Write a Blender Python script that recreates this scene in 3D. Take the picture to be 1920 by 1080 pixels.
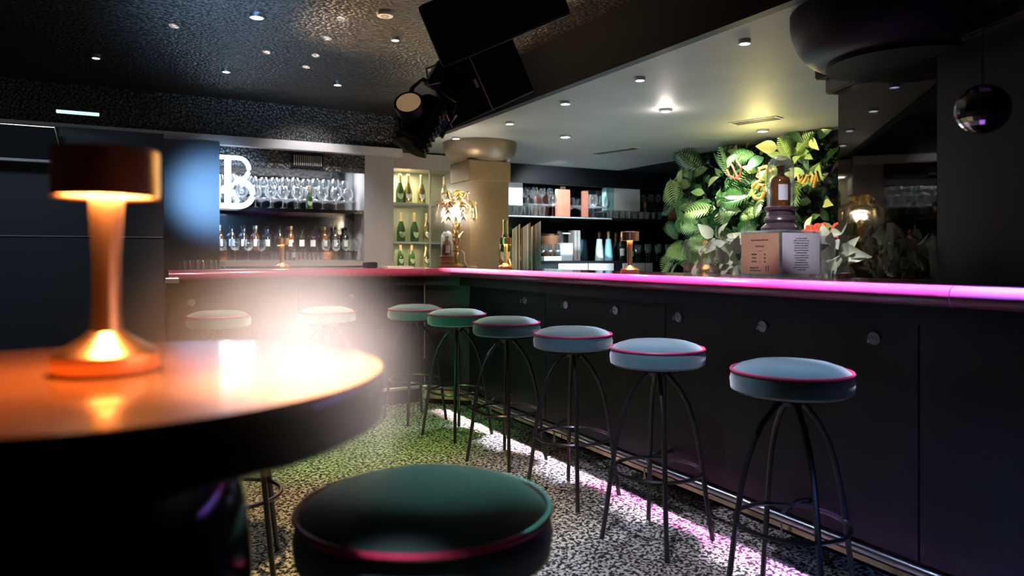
import bpy, bmesh, math, random
from mathutils import Vector, Matrix
random.seed(7)
for o in list(bpy.data.objects): bpy.data.objects.remove(o)
S = bpy.context.scene
COL = S.collection
PI = math.pi

# ------------------------------------------------------------------ camera
H = 1.21; F = 1350.0; YAW = math.radians(28.73); HOR = 480.0
SN, CS = math.sin(YAW), math.cos(YAW)
cam = bpy.data.cameras.new('camera'); camo = bpy.data.objects.new('camera', cam); COL.objects.link(camo)
camo.location = (0, 0, H); camo.rotation_euler = (PI/2, 0, -YAW)
cam.sensor_width = 36; cam.lens = F/1920*36; cam.shift_y = -(540-HOR)/1920
cam.clip_start = 0.02; cam.clip_end = 60
cam.dof.use_dof = True; cam.dof.focus_distance = 4.2; cam.dof.aperture_fstop = 2.7
S.camera = camo
S.view_settings.view_transform = 'Standard'; S.view_settings.look = 'None'
S.view_settings.gamma = 1.0; S.view_settings.use_curve_mapping = False
S.view_settings.exposure = 0.0
W = bpy.data.worlds.new('world'); S.world = W; W.use_nodes = True
W.node_tree.nodes['Background'].inputs[0].default_value = (0.55, 0.75, 1.0, 1)
W.node_tree.nodes['Background'].inputs[1].default_value = 0.0015

# ray helpers: where a viewed direction meets a wall, a depth or a height
def ray(u):
    r = (u-960)/F
    return SN+r*CS, CS-r*SN
def zat(v, Z): return H+(HOR-v)*Z/F
def onY(u, Y, v=None):
    a, b = ray(u); Z = Y/b
    return (a*Z, Y) if v is None else Vector((a*Z, Y, zat(v, Z)))
def onX(u, X, v=None):
    a, b = ray(u); Z = X/a
    return (X, b*Z) if v is None else Vector((X, b*Z, zat(v, Z)))
def onZ(u, v, z):
    Z = (H-z)*F/(v-HOR); a, b = ray(u)
    return Vector((a*Z, b*Z, z))
def atD(u, v, Z):
    a, b = ray(u); return Vector((a*Z, b*Z, zat(v, Z)))

# ------------------------------------------------------------------ lights
def lamp(kind, name, loc, col, power, target=None, size=0.05, angle=40, blend=0.5, size_y=None):
    d = bpy.data.lights.new(name, kind); o = bpy.data.objects.new(name, d); COL.objects.link(o)
    o.location = loc; d.color = col; d.energy = power
    if kind == 'SPOT': d.spot_size = math.radians(angle); d.spot_blend = blend; d.shadow_soft_size = size
    elif kind == 'POINT': d.shadow_soft_size = size
    elif kind == 'AREA':
        d.size = size
        if size_y: d.shape = 'RECTANGLE'; d.size_y = size_y
    if target is not None:
        o.rotation_euler = (Vector(target)-Vector(loc)).to_track_quat('-Z', 'Y').to_euler()
    return o
# stage spots: carpet
lamp('SPOT', 'green_spot', (0.2, 3.6, 2.5), (0.35, 1.0, 0.18), 170, (1.35, 4.7, 0), 0.04, 42, 0.7)
lamp('SPOT', 'yellow_spot', (0.4, 2.3, 2.55), (1.0, 0.66, 0.26), 230, (0.95, 3.4, 0), 0.04, 52, 0.8)
lamp('SPOT', 'lilac_spot', (0.9, 1.4, 2.5), (0.80, 0.76, 1.0), 170, (1.65, 2.55, 0), 0.03, 44, 0.6)
# light over the aisle of stools
lamp('SPOT', 'seat_spot_near', (2.3, 1.9, 2.5), (0.50, 0.66, 1.0), 170, (2.0, 1.5, 0.8), 0.05, 30, 0.8)
lamp('SPOT', 'seat_spot_second', (2.3, 2.8, 2.5), (0.55, 0.70, 1.0), 80, (2.0, 2.3, 0.8), 0.05, 34, 0.8)
lamp('SPOT', 'seat_spot_middle', (2.2, 3.3, 2.2), (0.62, 0.80, 1.0), 42, (2.0, 2.7, 0.8), 0.05, 80, 0.8)
lamp('SPOT', 'seat_spot_far', (2.3, 4.6, 2.2), (0.82, 1.0, 0.88), 34, (1.95, 4.3, 0.8), 0.05, 80, 0.8)
lamp('SPOT', 'green_side', (-0.4, 3.2, 1.1), (0.08, 1.0, 0.50), 60, (2.0, 4.4, 0.78), 0.1, 30, 0.8)
lamp('SPOT', 'left_stool_light', (1.0, 4.5, 2.4), (1.0, 0.96, 0.85), 60, (0.9, 5.05, 0.8), 0.1, 60, 0.8)
lamp('SPOT', 'blue_side', (0.5, 0.6, 1.7), (0.12, 0.42, 1.0), 26, (2.05, 2.9, 0.78), 0.1, 30, 0.8)
lamp('SPOT', 'blue_low', (0.9, 0.1, 0.7), (0.15, 0.30, 1.0), 45, (2.32, 1.3, 0.17), 0.03, 40, 0.8)
# bar edge: magenta in the middle, blue close by, red far
def strip(name, y0, y1, col, power, x=2.322, spread=9):
    d = bpy.data.lights.new(name, 'AREA'); d.shape = 'RECTANGLE'; d.size = 0.04; d.size_y = y1-y0; d.color = col; d.energy = power; d.spread = math.radians(spread)
    o = bpy.data.objects.new(name, d); COL.objects.link(o); o.location = (x, (y0+y1)/2, 2.58)
strip('strip_far', 4.3, 5.25, (1.0, 0.72, 0.80), 8)
strip('strip_middle', 3.2, 4.3, (0.92, 0.62, 0.90), 9)
strip('strip_magenta', 1.95, 3.2, (0.95, 0.20, 0.72), 13)
strip('strip_violet', 1.3, 1.95, (0.60, 0.24, 1.0), 9)
strip('strip_floor', 1.0, 4.7, (0.82, 0.78, 1.0), 4, 2.13, 5)
strip('strip_blue', 0.2, 1.3, (0.20, 0.26, 1.0), 26)
lamp('SPOT', 'red_spot', (1.3, 4.2, 2.4), (1.0, 0.35, 0.30), 110, (1.8, 5.35, 1.1), 0.05, 34, 0.9)
# unseen spot added for the white glow on the high table close by
lamp('SPOT', 'table_spot', (0.21, 0.72, 2.5), (1.0, 0.88, 0.87), 1700, (0.21, 0.72, 1.09), 0.05, 14, 1.0)
lamp('SPOT', 'left_wall_wash', (-0.6, 3.0, 2.4), (0.6, 0.75, 1.0), 40, (-1.3, 5.3, 1.1), 0.2, 90, 1.0)  # faint blue fill added for the dark partition
# ceiling washes, from unseen spots added low in the room
lamp('SPOT', 'ceiling_blue', (0.2, 3.3, 1.6), (0.32, 0.62, 1.0), 480, (0.7, 4.6, 2.6), 0.1, 56, 1.0)
lamp('SPOT', 'ceiling_amber', (0.9, 5.2, 1.7), (1.0, 0.66, 0.34), 190, (1.65, 4.15, 2.6), 0.1, 60, 1.0)
lamp('SPOT', 'ceiling_amber_right', (2.3, 3.6, 2.35), (1.0, 0.66, 0.30), 3, (1.8, 2.9, 2.6), 0.05, 60, 1.0)
lamp('AREA', 'ceiling_fill', (3.9, 4.7, 0.85), (0.62, 0.80, 0.85), 30, (3.9, 4.8, 3), 0.8, size_y=2.6)  # unseen area fill added behind the bar to brighten the silver ceiling
lamp('AREA', 'ceiling_fill_near', (3.6, 3.2, 0.9), (0.85, 0.68, 0.45), 4, (3.7, 3.3, 3), 0.6, size_y=1.2)  # second unseen ceiling fill, added nearer
lamp('SPOT', 'pillar_blue', (0.62, 5.35, 1.75), (0.25, 0.55, 1.0), 480, (0.74, 6.6, 1.74), 0.1, 40, 1.0)  # spot added for the blue glow on the pier beside the letter
lamp('SPOT', 'beam_blue', (1.3, 5.2, 1.7), (0.25, 0.55, 1.0), 20, (2.45, 5.9, 2.4), 0.1, 40, 1.0)
lamp('AREA', 'back_shelf_fill', (1.4, 7.08, 2.12), (0.88, 0.92, 1.0), 16, (1.4, 7.08, 1.4), 1.2, size_y=0.06)  # area fill added behind the header to brighten the glasses
for x_ in (1.0, 1.45, 1.9): lamp('SPOT', 'under_shelf_fill', (x_, 7.0, 1.615), (1.0, 0.94, 0.86), 9, (x_, 7.1, 1.0), 0.01, 110, 0.8)  # small fill spots added below the shelf, no fitting there
lamp('SPOT', 'glass_spot', (1.6, 6.2, 2.5), (0.95, 0.95, 1.0), 30, (1.5, 7.1, 1.5), 0.02, 90, 0.8)
for x_ in (4.0, 4.6, 5.3): lamp('SPOT', 'back_shelf_fill_right', (x_, 7.48, 2.14), (0.80, 0.95, 1.0), 14, (x_, 7.52, 1.4), 0.01, 120, 0.8)  # unseen fill spots added to brighten the right shelves
lamp('SPOT', 'glass_spot_right', (4.3, 6.6, 2.2), (0.9, 0.97, 1.0), 90, (4.6, 7.55, 1.6), 0.02, 100, 0.8)
lamp('SPOT', 'menu_spot', (2.0, 3.4, 2.45), (1.0, 0.84, 0.62), 55, (2.58, 4.65, 1.26), 0.02, 18, 0.8)  # spot added to brighten the menus in place of palm lamp light
lamp('SPOT', 'pale_leaf_spot', (2.72, 2.7, 2.25), (0.95, 0.95, 0.92), 90, (2.95, 2.7, 1.2), 0.02, 100, 0.8)  # spot added to brighten the pale leaves
lamp('AREA', 'work_glow', (4.9, 7.1, 0.95), (0.65, 0.9, 1.0), 14, (4.9, 7.6, 1.5), 0.8, size_y=0.1)
lamp('SPOT', 'plant_spot', (4.75, 4.75, 2.24), (0.95, 1.0, 0.72), 95, (5.15, 4.75, 1.3), 0.03, 120, 0.8)
q = onZ(1430, 243, 2.28)
lamp('POINT', 'plant_spot_spill', (q.x-0.15, q.y-0.1, 2.0), (1.0, 0.80, 0.26), 20, None, 0.03)
lamp('SPOT', 'plant_green', (3.5, 5.2, 1.9), (0.5, 1.0, 0.55), 24, (5.2, 5.1, 1.45), 0.03, 50, 0.8)
q = onZ(1248, 205, 2.28)
lamp('POINT', 'ceiling_hot_spot', (q.x, q.y, 2.21), (1.0, 0.86, 0.78), 5, None, 0.02)
lamp('SPOT', 'cloche_fill', (1.6, 1.6, 2.4), (0.90, 0.88, 1.0), 110, (2.57, 2.24, 1.30), 0.03, 15, 0.5)  # spot added to brighten the dome and the cube cards
lamp('SPOT', 'left_front_wash', (0.6, 3.2, 2.4), (1.0, 0.74, 0.60), 180, (1.2, 5.5, 0.8), 0.1, 56, 1.0)
lamp('SPOT', 'near_seat_rim', (1.7, 3.1, 1.35), (0.12, 1.0, 0.85), 40, (0.66, 1.30, 0.83), 0.05, 12, 0.8)
# tiny spots added to imitate mirror ball sparks on the ceiling
for (u, v) in ((326, 49), (500, 98), (640, 36), (613, 72), (592, 104), (574, 126), (317, 152)):
    p = onZ(u, v, 2.6)
    lamp('SPOT', 'spark', (p.x-0.35, p.y-0.9, 1.95), (1.0, 0.86, 0.80), 2600, p, 0.002, 2.8, 0.4)

# ------------------------------------------------------------------ materials
def nt(name):
    m = bpy.data.materials.new(name); m.use_nodes = True
    return m, m.node_tree, m.node_tree.nodes['Principled BSDF']
def setin(b, **k):
    for n, v in k.items():
        b.inputs[n.replace('_', ' ')].default_value = v
def mat(name, col, rough=0.5, metal=0.0, noise=0.12, nscale=30, bump=0.0, coat=0.0, sheen=0.0, emit=None, estr=0, trans=0.0, alpha=1.0, sheen_tint=None):
    m, t, b = nt(name)
    c = (*col, 1)
    b.inputs['Roughness'].default_value = rough; b.inputs['Metallic'].default_value = metal
    tc = t.nodes.new('ShaderNodeTexCoord'); n = t.nodes.new('ShaderNodeTexNoise')
    n.inputs['Scale'].default_value = nscale; n.inputs['Detail'].default_value = 3
    t.links.new(tc.outputs['Object'], n.inputs['Vector'])
    mx = t.nodes.new('ShaderNodeMix'); mx.data_type = 'RGBA'
    mx.inputs[6].default_value = tuple(max(0, x*(1-noise)) for x in col)+(1,)
    mx.inputs[7].default_value = tuple(min(1, x*(1+noise)) for x in col)+(1,)
    t.links.new(n.outputs['Fac'], mx.inputs[0]); t.links.new(mx.outputs[2], b.inputs['Base Color'])
    if bump:
        bp = t.nodes.new('ShaderNodeBump'); bp.inputs['Strength'].default_value = bump; bp.inputs['Distance'].default_value = 0.004
        t.links.new(n.outputs['Fac'], bp.inputs['Height']); t.links.new(bp.outputs[0], b.inputs['Normal'])
    b.inputs['Coat Weight'].default_value = coat; b.inputs['Coat Roughness'].default_value = 0.08
    b.inputs['Sheen Weight'].default_value = sheen
    if sheen_tint: b.inputs['Sheen Tint'].default_value = (*sheen_tint, 1)
    b.inputs['Transmission Weight'].default_value = trans
    if emit: b.inputs['Emission Color'].default_value = (*emit, 1); b.inputs['Emission Strength'].default_value = estr
    return m
def glass(name, tint=(0.93, 0.95, 0.95), rim=0.55, rough=0.02):
    m = bpy.data.materials.new(name); m.use_nodes = True; t = m.node_tree; t.nodes.clear()
    out = t.nodes.new('ShaderNodeOutputMaterial'); mx = t.nodes.new('ShaderNodeMixShader')
    tr = t.nodes.new('ShaderNodeBsdfTransparent'); tr.inputs[0].default_value = (*tint, 1)
    gl = t.nodes.new('ShaderNodeBsdfGlossy'); gl.inputs['Roughness'].default_value = rough
    lw = t.nodes.new('ShaderNodeLayerWeight'); lw.inputs[0].default_value = rim
    mr = t.nodes.new('ShaderNodeMapRange'); mr.inputs[3].default_value = 0.06; mr.inputs[4].default_value = 0.9
    t.links.new(lw.outputs['Facing'], mr.inputs[0]); t.links.new(mr.outputs[0], mx.inputs[0])
    df = t.nodes.new('ShaderNodeBsdfTranslucent'); df.inputs[0].default_value = (0.9, 0.92, 0.95, 1)
    m2 = t.nodes.new('ShaderNodeMixShader'); m2.inputs[0].default_value = 0.25
    t.links.new(gl.outputs[0], m2.inputs[1]); t.links.new(df.outputs[0], m2.inputs[2])
    t.links.new(tr.outputs[0], mx.inputs[1]); t.links.new(m2.outputs[0], mx.inputs[2]); t.links.new(mx.outputs[0], out.inputs[0])
    return m
M = {}
M['black'] = mat('black_paint', (0.006, 0.0065, 0.009), 0.5)
M['black'].node_tree.nodes['Principled BSDF'].inputs['Specular IOR Level'].default_value = 0.12
M['black_gloss'] = mat('black_gloss', (0.008, 0.008, 0.010), 0.12, coat=0.8)
M['leg'] = mat('black_steel', (0.012, 0.012, 0.013), 0.3, coat=0.3)
M['navy'] = mat('navy_wall', (0.030, 0.036, 0.048), 0.55, bump=0.1, nscale=8)
M['pillar'] = mat('grey_paint', (0.42, 0.39, 0.39), 0.6, noise=0.05)
M['silver'] = mat('silver_ceiling_paint', (0.18, 0.185, 0.18), 0.60, metal=0.15, noise=0.15, nscale=3)
M['panel'] = mat('dark_bar_leather', (0.013, 0.015, 0.019), 0.45, bump=0.35, nscale=160)
M['nose'] = mat('burgundy_edge', (0.34, 0.06, 0.13), 0.3, coat=0.8)
M['top'] = mat('burgundy_top', (0.09, 0.02, 0.04), 0.2, coat=0.6)
M['velvet'] = mat('teal_velvet', (0.038, 0.12, 0.135), 0.85, sheen=1.0, sheen_tint=(0.9, 0.95, 1.0), noise=0.35, nscale=14, bump=0.2)
M['piping'] = mat('pink_piping', (0.55, 0.03, 0.13), 0.5)
M['copper'] = mat('copper', (0.95, 0.50, 0.26), 0.30, metal=1.0, noise=0.05)
M['led'] = mat('lamp_led', (1, 0.6, 0.3), 0.4, emit=(1.0, 0.42, 0.12), estr=14)
M['gold'] = mat('gold_leaf_metal', (0.95, 0.74, 0.36), 0.22, metal=1.0, noise=0.08)
M['bulb'] = mat('bulb', (1, 0.9, 0.7), 0.4, emit=(1.0, 0.87, 0.62), estr=150)
M['downlight'] = mat('downlight_lens', (1, 1, 1), 0.4, emit=(0.92, 0.96, 1.0), estr=9)
M['downlight_blue'] = mat('downlight_lens_blue', (0.6, 0.7, 1), 0.4, emit=(0.50, 0.55, 1.0), estr=11)
M['steel'] = mat('brushed_steel', (0.55, 0.56, 0.57), 0.28, metal=1.0)
M['brass'] = mat('brass_rail', (0.65, 0.50, 0.32), 0.25, metal=1.0)
M['neon'] = mat('neon_tube', (1, 1, 1), 0.4, emit=(0.80, 0.92, 1.0), estr=5)
M['tablewood'] = mat('orange_table_top', (0.40, 0.135, 0.035), 0.22, noise=0.3, nscale=6, coat=0.5)
M['glass'] = glass('clear_glass', rough=0.12)
M['dome'] = glass('dome_glass', (0.93, 0.93, 0.95), 0.5, 0.12)
M['acrylic'] = glass('acrylic', (0.90, 0.90, 0.93), 0.3, 0.05)
M['white'] = mat('white_card', (0.82, 0.80, 0.84), 0.6, noise=0.06)
M['kraft'] = mat('kraft_card', (0.50, 0.27, 0.16), 0.7, noise=0.1)
M['ink'] = mat('black_ink', (0.015, 0.012, 0.015), 0.7)
M['salmon'] = mat('salmon_board', (0.80, 0.30, 0.21), 0.6, emit=(0.9, 0.25, 0.15), estr=0.0)
M['cream'] = mat('cream_lit_back', (0.36, 0.36, 0.22), 0.55, noise=0.15, nscale=5)
M['boxgrey'] = mat('grey_cabinet', (0.36, 0.32, 0.30), 0.5)
M['bottle_green'] = mat('green_bottle', (0.035, 0.09, 0.02), 0.08, coat=0.5)
M['bottle_dark'] = mat('dark_bottle', (0.02, 0.018, 0.015), 0.1, coat=0.5)
M['bottle_gold'] = mat('gold_bottle', (0.55, 0.42, 0.16), 0.15, metal=0.8)
M['amber'] = mat('amber_bottle', (0.30, 0.10, 0.015), 0.08, coat=1.0, trans=0.45)
M['foil_gold'] = mat('gold_foil', (0.85, 0.62, 0.30), 0.35, metal=0.9)
M['foil_copper'] = mat('copper_foil', (0.75, 0.28, 0.14), 0.35, metal=0.8)
M['label'] = mat('paper_label', (0.78, 0.76, 0.72), 0.7)
M['label_green'] = mat('green_label', (0.45, 0.55, 0.30), 0.6)
M['frost'] = mat('frosted_plastic', (0.62, 0.72, 0.78), 0.35, trans=0.3)
M['frost_blue'] = mat('blue_frosted_plastic', (0.35, 0.66, 0.80), 0.35, trans=0.3)
M['wood'] = mat('dark_turned_wood', (0.075, 0.045, 0.055), 0.3, coat=0.3)
M['brownwood'] = mat('brown_turned_wood', (0.28, 0.13, 0.07), 0.35)
M['skirt'] = mat('pale_wood_skirting', (0.62, 0.42, 0.30), 0.5)
M['gold_letter'] = mat('gold_letter', (0.50, 0.27, 0.06), 0.5)
M['red_neon'] = mat('red_neon', (0.35, 0.02, 0.015), 0.5, emit=(1.0, 0.07, 0.03), estr=0.9)
M['lens'] = mat('amber_lens', (0.72, 0.50, 0.28), 0.4, noise=0.2, nscale=60, emit=(0.9, 0.55, 0.28), estr=0.25)
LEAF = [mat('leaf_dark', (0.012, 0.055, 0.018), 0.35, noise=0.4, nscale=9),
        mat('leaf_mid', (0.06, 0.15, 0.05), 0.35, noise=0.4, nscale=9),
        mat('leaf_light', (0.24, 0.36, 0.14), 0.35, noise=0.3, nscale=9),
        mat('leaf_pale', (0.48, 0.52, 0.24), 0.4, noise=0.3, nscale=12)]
LEAFWHITE = mat('leaf_silvery', (0.52, 0.55, 0.42), 0.5, noise=0.3, nscale=14)
# dark mirror
M['mirror'] = mat('smoked_mirror', (0.045, 0.042, 0.040), 0.03, metal=1.0, noise=0.02)
M['shelf_mirror'] = mat('shelf_back_mirror', (0.45, 0.46, 0.48), 0.10, metal=1.0, noise=0.05)
# leather ceiling with small bosses
def ceiling_mat():
    m, t, b = nt('bossed_bronze_leather')
    tc = t.nodes.new('ShaderNodeTexCoord'); v = t.nodes.new('ShaderNodeTexVoronoi'); v.inputs['Scale'].default_value = 42
    t.links.new(tc.outputs['Object'], v.inputs['Vector'])
    bp = t.nodes.new('ShaderNodeBump'); bp.inputs['Strength'].default_value = 0.8; bp.inputs['Distance'].default_value = 0.012; bp.invert = True
    t.links.new(v.outputs['Distance'], bp.inputs['Height']); t.links.new(bp.outputs[0], b.inputs['Normal'])
    cr = t.nodes.new('ShaderNodeValToRGB'); cr.color_ramp.elements[0].color = (0.13, 0.115, 0.10, 1); cr.color_ramp.elements[1].color = (0.020, 0.019, 0.019, 1)
    cr.color_ramp.elements[1].position = 0.6
    t.links.new(v.outputs['Distance'], cr.inputs[0]); t.links.new(cr.outputs[0], b.inputs['Base Color'])
    setin(b, Roughness=0.38, Metallic=0.35)
    return m
M['ceil'] = ceiling_mat()
def carpet_mat():
    m, t, b = nt('speckled_leopard_carpet')
    tc = t.nodes.new('ShaderNodeTexCoord')
    n = t.nodes.new('ShaderNodeTexNoise'); n.inputs['Scale'].default_value = 62; n.inputs['Detail'].default_value = 1.5; n.inputs['Distortion'].default_value = 0.6
    t.links.new(tc.outputs['Object'], n.inputs['Vector'])
    cr = t.nodes.new('ShaderNodeValToRGB'); e = cr.color_ramp.elements
    e[0].position = 0.47; e[0].color = (0.010, 0.011, 0.009, 1); e[1].position = 0.56; e[1].color = (0.62, 0.58, 0.50, 1)
    t.links.new(n.outputs['Fac'], cr.inputs[0]); t.links.new(cr.outputs[0], b.inputs['Base Color'])
    bp = t.nodes.new('ShaderNodeBump'); bp.inputs['Strength'].default_value = 0.5; bp.inputs['Distance'].default_value = 0.004
    t.links.new(n.outputs['Fac'], bp.inputs['Height']); t.links.new(bp.outputs[0], b.inputs['Normal'])
    setin(b, Roughness=0.95)
    return m
M['carpet'] = carpet_mat()

# ------------------------------------------------------------------ mesh helpers
def obj(name, bm, m, parent=None, smooth=False, loc=None):
    bmesh.ops.recalc_face_normals(bm, faces=bm.faces)
    me = bpy.data.meshes.new(name); bm.to_mesh(me); bm.free()
    if smooth:
        for p in me.polygons: p.use_smooth = True
        try: me.set_sharp_from_angle(angle=math.radians(40))
        except Exception: pass
    me.materials.append(m)
    o = bpy.data.objects.new(name, me); COL.objects.link(o)
    if parent: o.parent = parent
    if loc is not None: o.location = loc
    return o
def tag(o, label=None, cat=None, group=None, kind=None):
    if label: o['label'] = label
    if cat: o['category'] = cat
    if group: o['group'] = group
    if kind: o['kind'] = kind
    return o
def thing(name, label, cat, loc=(0, 0, 0), rz=0, group=None):
    o = bpy.data.objects.new(name, None); COL.objects.link(o); o.empty_display_size = 0.05
    o.location = loc; o.rotation_euler = (0, 0, rz)
    return tag(o, label, cat, group)
def struct(name, bm, m, label=None, **k):
    o = obj(name, bm, m, **k); o['kind'] = 'structure'
    if label: o['label'] = label
    return o
def box(bm, x0, x1, y0, y1, z0, z1, bevel=0.0):
    vs = [bm.verts.new((x, y, z)) for x in (x0, x1) for y in (y0, y1) for z in (z0, z1)]
    f = [(0, 1, 3, 2), (4, 6, 7, 5), (0, 4, 5, 1), (2, 3, 7, 6), (0, 2, 6, 4), (1, 5, 7, 3)]
    fs = [bm.faces.new([vs[i] for i in q]) for q in f]
    if bevel:
        es = list({e for q in fs for e in q.edges})
        bmesh.ops.bevel(bm, geom=es, offset=bevel, segments=2, affect='EDGES', profile=0.6)
    return vs
def B(x0, x1, y0, y1, z0, z1, bevel=0.0):
    bm = bmesh.new(); box(bm, x0, x1, y0, y1, z0, z1, bevel); return bm
def lathe(bm, prof, seg=24, c=(0, 0), cap=True):
    rings = []
    for (r, z) in prof:
        if r < 1e-5: rings.append([bm.verts.new((c[0], c[1], z))])
        else: rings.append([bm.verts.new((c[0]+r*math.cos(2*PI*i/seg), c[1]+r*math.sin(2*PI*i/seg), z)) for i in range(seg)])
    for a, b in zip(rings, rings[1:]):
        for i in range(seg):
            j = (i+1) % seg
            if len(a) == 1 and len(b) == 1: continue
            if len(a) == 1: bm.faces.new((a[0], b[i], b[j]))
            elif len(b) == 1: bm.faces.new((a[i], a[j], b[0]))
            else: bm.faces.new((a[i], a[j], b[j], b[i]))
    if cap:
        for r in (rings[0], rings[-1]):
            if len(r) > 2: bm.faces.new(r)
def LA(prof, seg=24, cap=True):
    bm = bmesh.new(); lathe(bm, prof, seg, cap=cap); return bm
def tube(bm, pts, r, seg=8, closed=False, flat=1.0):
    pts = [Vector(p) for p in pts]; n = len(pts); rings = []
    up = Vector((0, 0, 1))
    for i, p in enumerate(pts):
        a = pts[(i-1) % n] if (closed or i > 0) else p
        b = pts[(i+1) % n] if (closed or i < n-1) else p
        d = (b-a).normalized()
        s = d.cross(up)
        if s.length < 1e-3: s = d.cross(Vector((1, 0.01, 0)))
        s.normalize(); w = s.cross(d).normalized()
        rr = r[i] if isinstance(r, (list, tuple)) else r
        rings.append([bm.verts.new(p+s*rr*math.cos(2*PI*k/seg)+w*rr*flat*math.sin(2*PI*k/seg)) for k in range(seg)])
    m = n if closed else n-1
    for i in range(m):
        a, b = rings[i], rings[(i+1) % n]
        for k in range(seg):
            bm.faces.new((a[k], a[(k+1) % seg], b[(k+1) % seg], b[k]))
    if not closed:
        bm.faces.new(rings[0]); bm.faces.new(rings[-1])
def TU(pts, r, seg=8, closed=False, flat=1.0):
    bm = bmesh.new(); tube(bm, pts, r, seg, closed, flat); return bm
def ring_pts(R, z, n=32, cx=0, cy=0): return [(cx+R*math.cos(2*PI*i/n), cy+R*math.sin(2*PI*i/n), z) for i in range(n)]
def prism(pts, z0, z1, bevel=0):
    bm = bmesh.new()
    a = [bm.verts.new((x, y, z0)) for x, y in pts]; b = [bm.verts.new((x, y, z1)) for x, y in pts]
    n = len(pts); bm.faces.new(a); bm.faces.new(b)
    for i in range(n): bm.faces.new((a[i], a[(i+1) % n], b[(i+1) % n], b[i]))
    if bevel: bmesh.ops.bevel(bm, geom=list(bm.edges), offset=bevel, segments=2, affect='EDGES')
    return bm
def extrude_xz(pts, d, bm=None):
    """polygon in the x,z plane made thick in y from 0 to d"""
    bm = bm or bmesh.new()
    a = [bm.verts.new((x, 0, z)) for x, z in pts]; b = [bm.verts.new((x, d, z)) for x, z in pts]
    n = len(pts); bm.faces.new(a); bm.faces.new(b)
    for i in range(n): bm.faces.new((a[i], a[(i+1) % n], b[(i+1) % n], b[i]))
    return bm
def dup(root, loc, rz=0, label=None, group=None, scale=None):
    r = root.copy(); COL.objects.link(r); r.location = loc; r.rotation_euler = (0, 0, rz)
    if label: r['label'] = label
    if group: r['group'] = group
    if scale: r.scale = (scale,)*3
    for ch in list(root.children):
        c = ch.copy(); COL.objects.link(c); c.parent = r
        for g in ch.children:
            d = g.copy(); COL.objects.link(d); d.parent = c
    return r
def text(name, s, size, m, parent=None, loc=(0, 0, 0), rot=(PI/2, 0, 0), depth=0.0006, align='CENTER', offset=0.0, shear=0.0, space=1.0):
    cu = bpy.data.curves.new('tmp', 'FONT'); cu.body = s; cu.size = size; cu.align_x = align; cu.align_y = 'CENTER'
    cu.extrude = depth; cu.offset = offset; cu.shear = shear; cu.resolution_u = 3; cu.space_character = space
    t = bpy.data.objects.new('tmp', cu); COL.objects.link(t)
    bpy.context.view_layer.update()
    me = bpy.data.meshes.new_from_object(t); bpy.data.objects.remove(t); me.name = name
    me.materials.clear(); me.materials.append(m)
    o = bpy.data.objects.new(name, me); COL.objects.link(o); o.location = loc; o.rotation_euler = rot
    if parent: o.parent = parent
    return o

# ------------------------------------------------------------------ setting
CZ = 2.28; MZ = 2.6; BX = 2.45
struct('floor', B(-4, 9, -2.6, 8.2, -0.05, 0), M['carpet'], 'dark floor under a speckled animal-print carpet')
bm = bmesh.new(); box(bm, -4, BX, -2.6, 6.8, MZ, MZ+0.1)
struct('ceiling', bm, M['ceil'], 'dark bronze embossed ceiling over the room')
struct('trim_1', B(-4, BX, 6.8, 6.9, CZ-0.02, MZ+0.1), M['ceil'], 'embossed bulkhead above the left back bar')
struct('trim_2', B(BX, BX+0.06, -2.6, 6.9, CZ-0.012, MZ+0.1), M['black'], 'dark beam side along the lowered ceiling')
struct('trim_3', B(-2.2, BX, 6.70, 6.80, CZ-0.10, CZ-0.02), M['pillar'], 'pale ledge under the bulkhead')
struct('ceiling_lowered', B(BX+0.06, 5.5, -2.6, 7.7, CZ, CZ+0.08), M['silver'], 'silvery lowered ceiling over the bar')
struct('ceiling_annex', B(5.5, 9, -2.6, 8.2, CZ, CZ+0.08), M['black'])
struct('wall_back', B(-4, 9, 7.72, 7.85, 0, MZ), M['black'], 'black wall behind the right back bar')
struct('wall_left', B(-4.1, -4, -2.6, 7.85, 0, MZ+0.1), M['navy'])
struct('wall_front', B(-4, 9, -2.7, -2.6, 0, MZ+0.1), M['black'])
struct('wall_right', B(9, 9.1, -2.7, 7.85, 0, MZ), M['black'])
xw = onY(307, 5.3)[0]
struct('wall_partition', B(-4, xw, 5.3, 5.5, 0, 2.02), M['navy'], 'dark navy partition wall at the left end of the bar')
x2 = onY(412, 6.6)[0]
struct('wall_pier', B(-0.3, x2, 6.6, 7.3, 0, CZ-0.1), M['navy'], 'navy pier beside the glowing letter')
struct('wall_shelf_back', B(x2, 2.2, 7.25, 7.35, 0, CZ), M['shelf_mirror'], 'mirror behind the left shelves')
px0, px1 = onY(683, 6.9)[0], onY(738, 6.9)[0]
struct('wall_pillar_grey', B(px0, px1, 6.9, 7.35, 0, CZ-0.02), M['pillar'], 'grey pillar between the left shelves and the bottle niche')
struct('trim_4', B(-4, xw-0.01, 5.285, 5.3, 1.33, 1.337), M['steel'], 'thin metal seam on the navy partition')
bm = B(x2, px0, 6.88, 6.93, 2.02, CZ-0.02)
struct('trim_5', bm, M['ceil'], 'embossed dark header over the left shelves')
struct('trim_9', B(onY(930, 7.3)[0]-0.2, 7.0, 7.26, 7.30, 2.06, CZ), M['black'], 'black header over the right back shelves')
# plant wall partition
struct('wall_plants', B(5.35, 5.5, 3.98, 5.9, 0, CZ), M['black'], 'black partition behind the plants')

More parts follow.
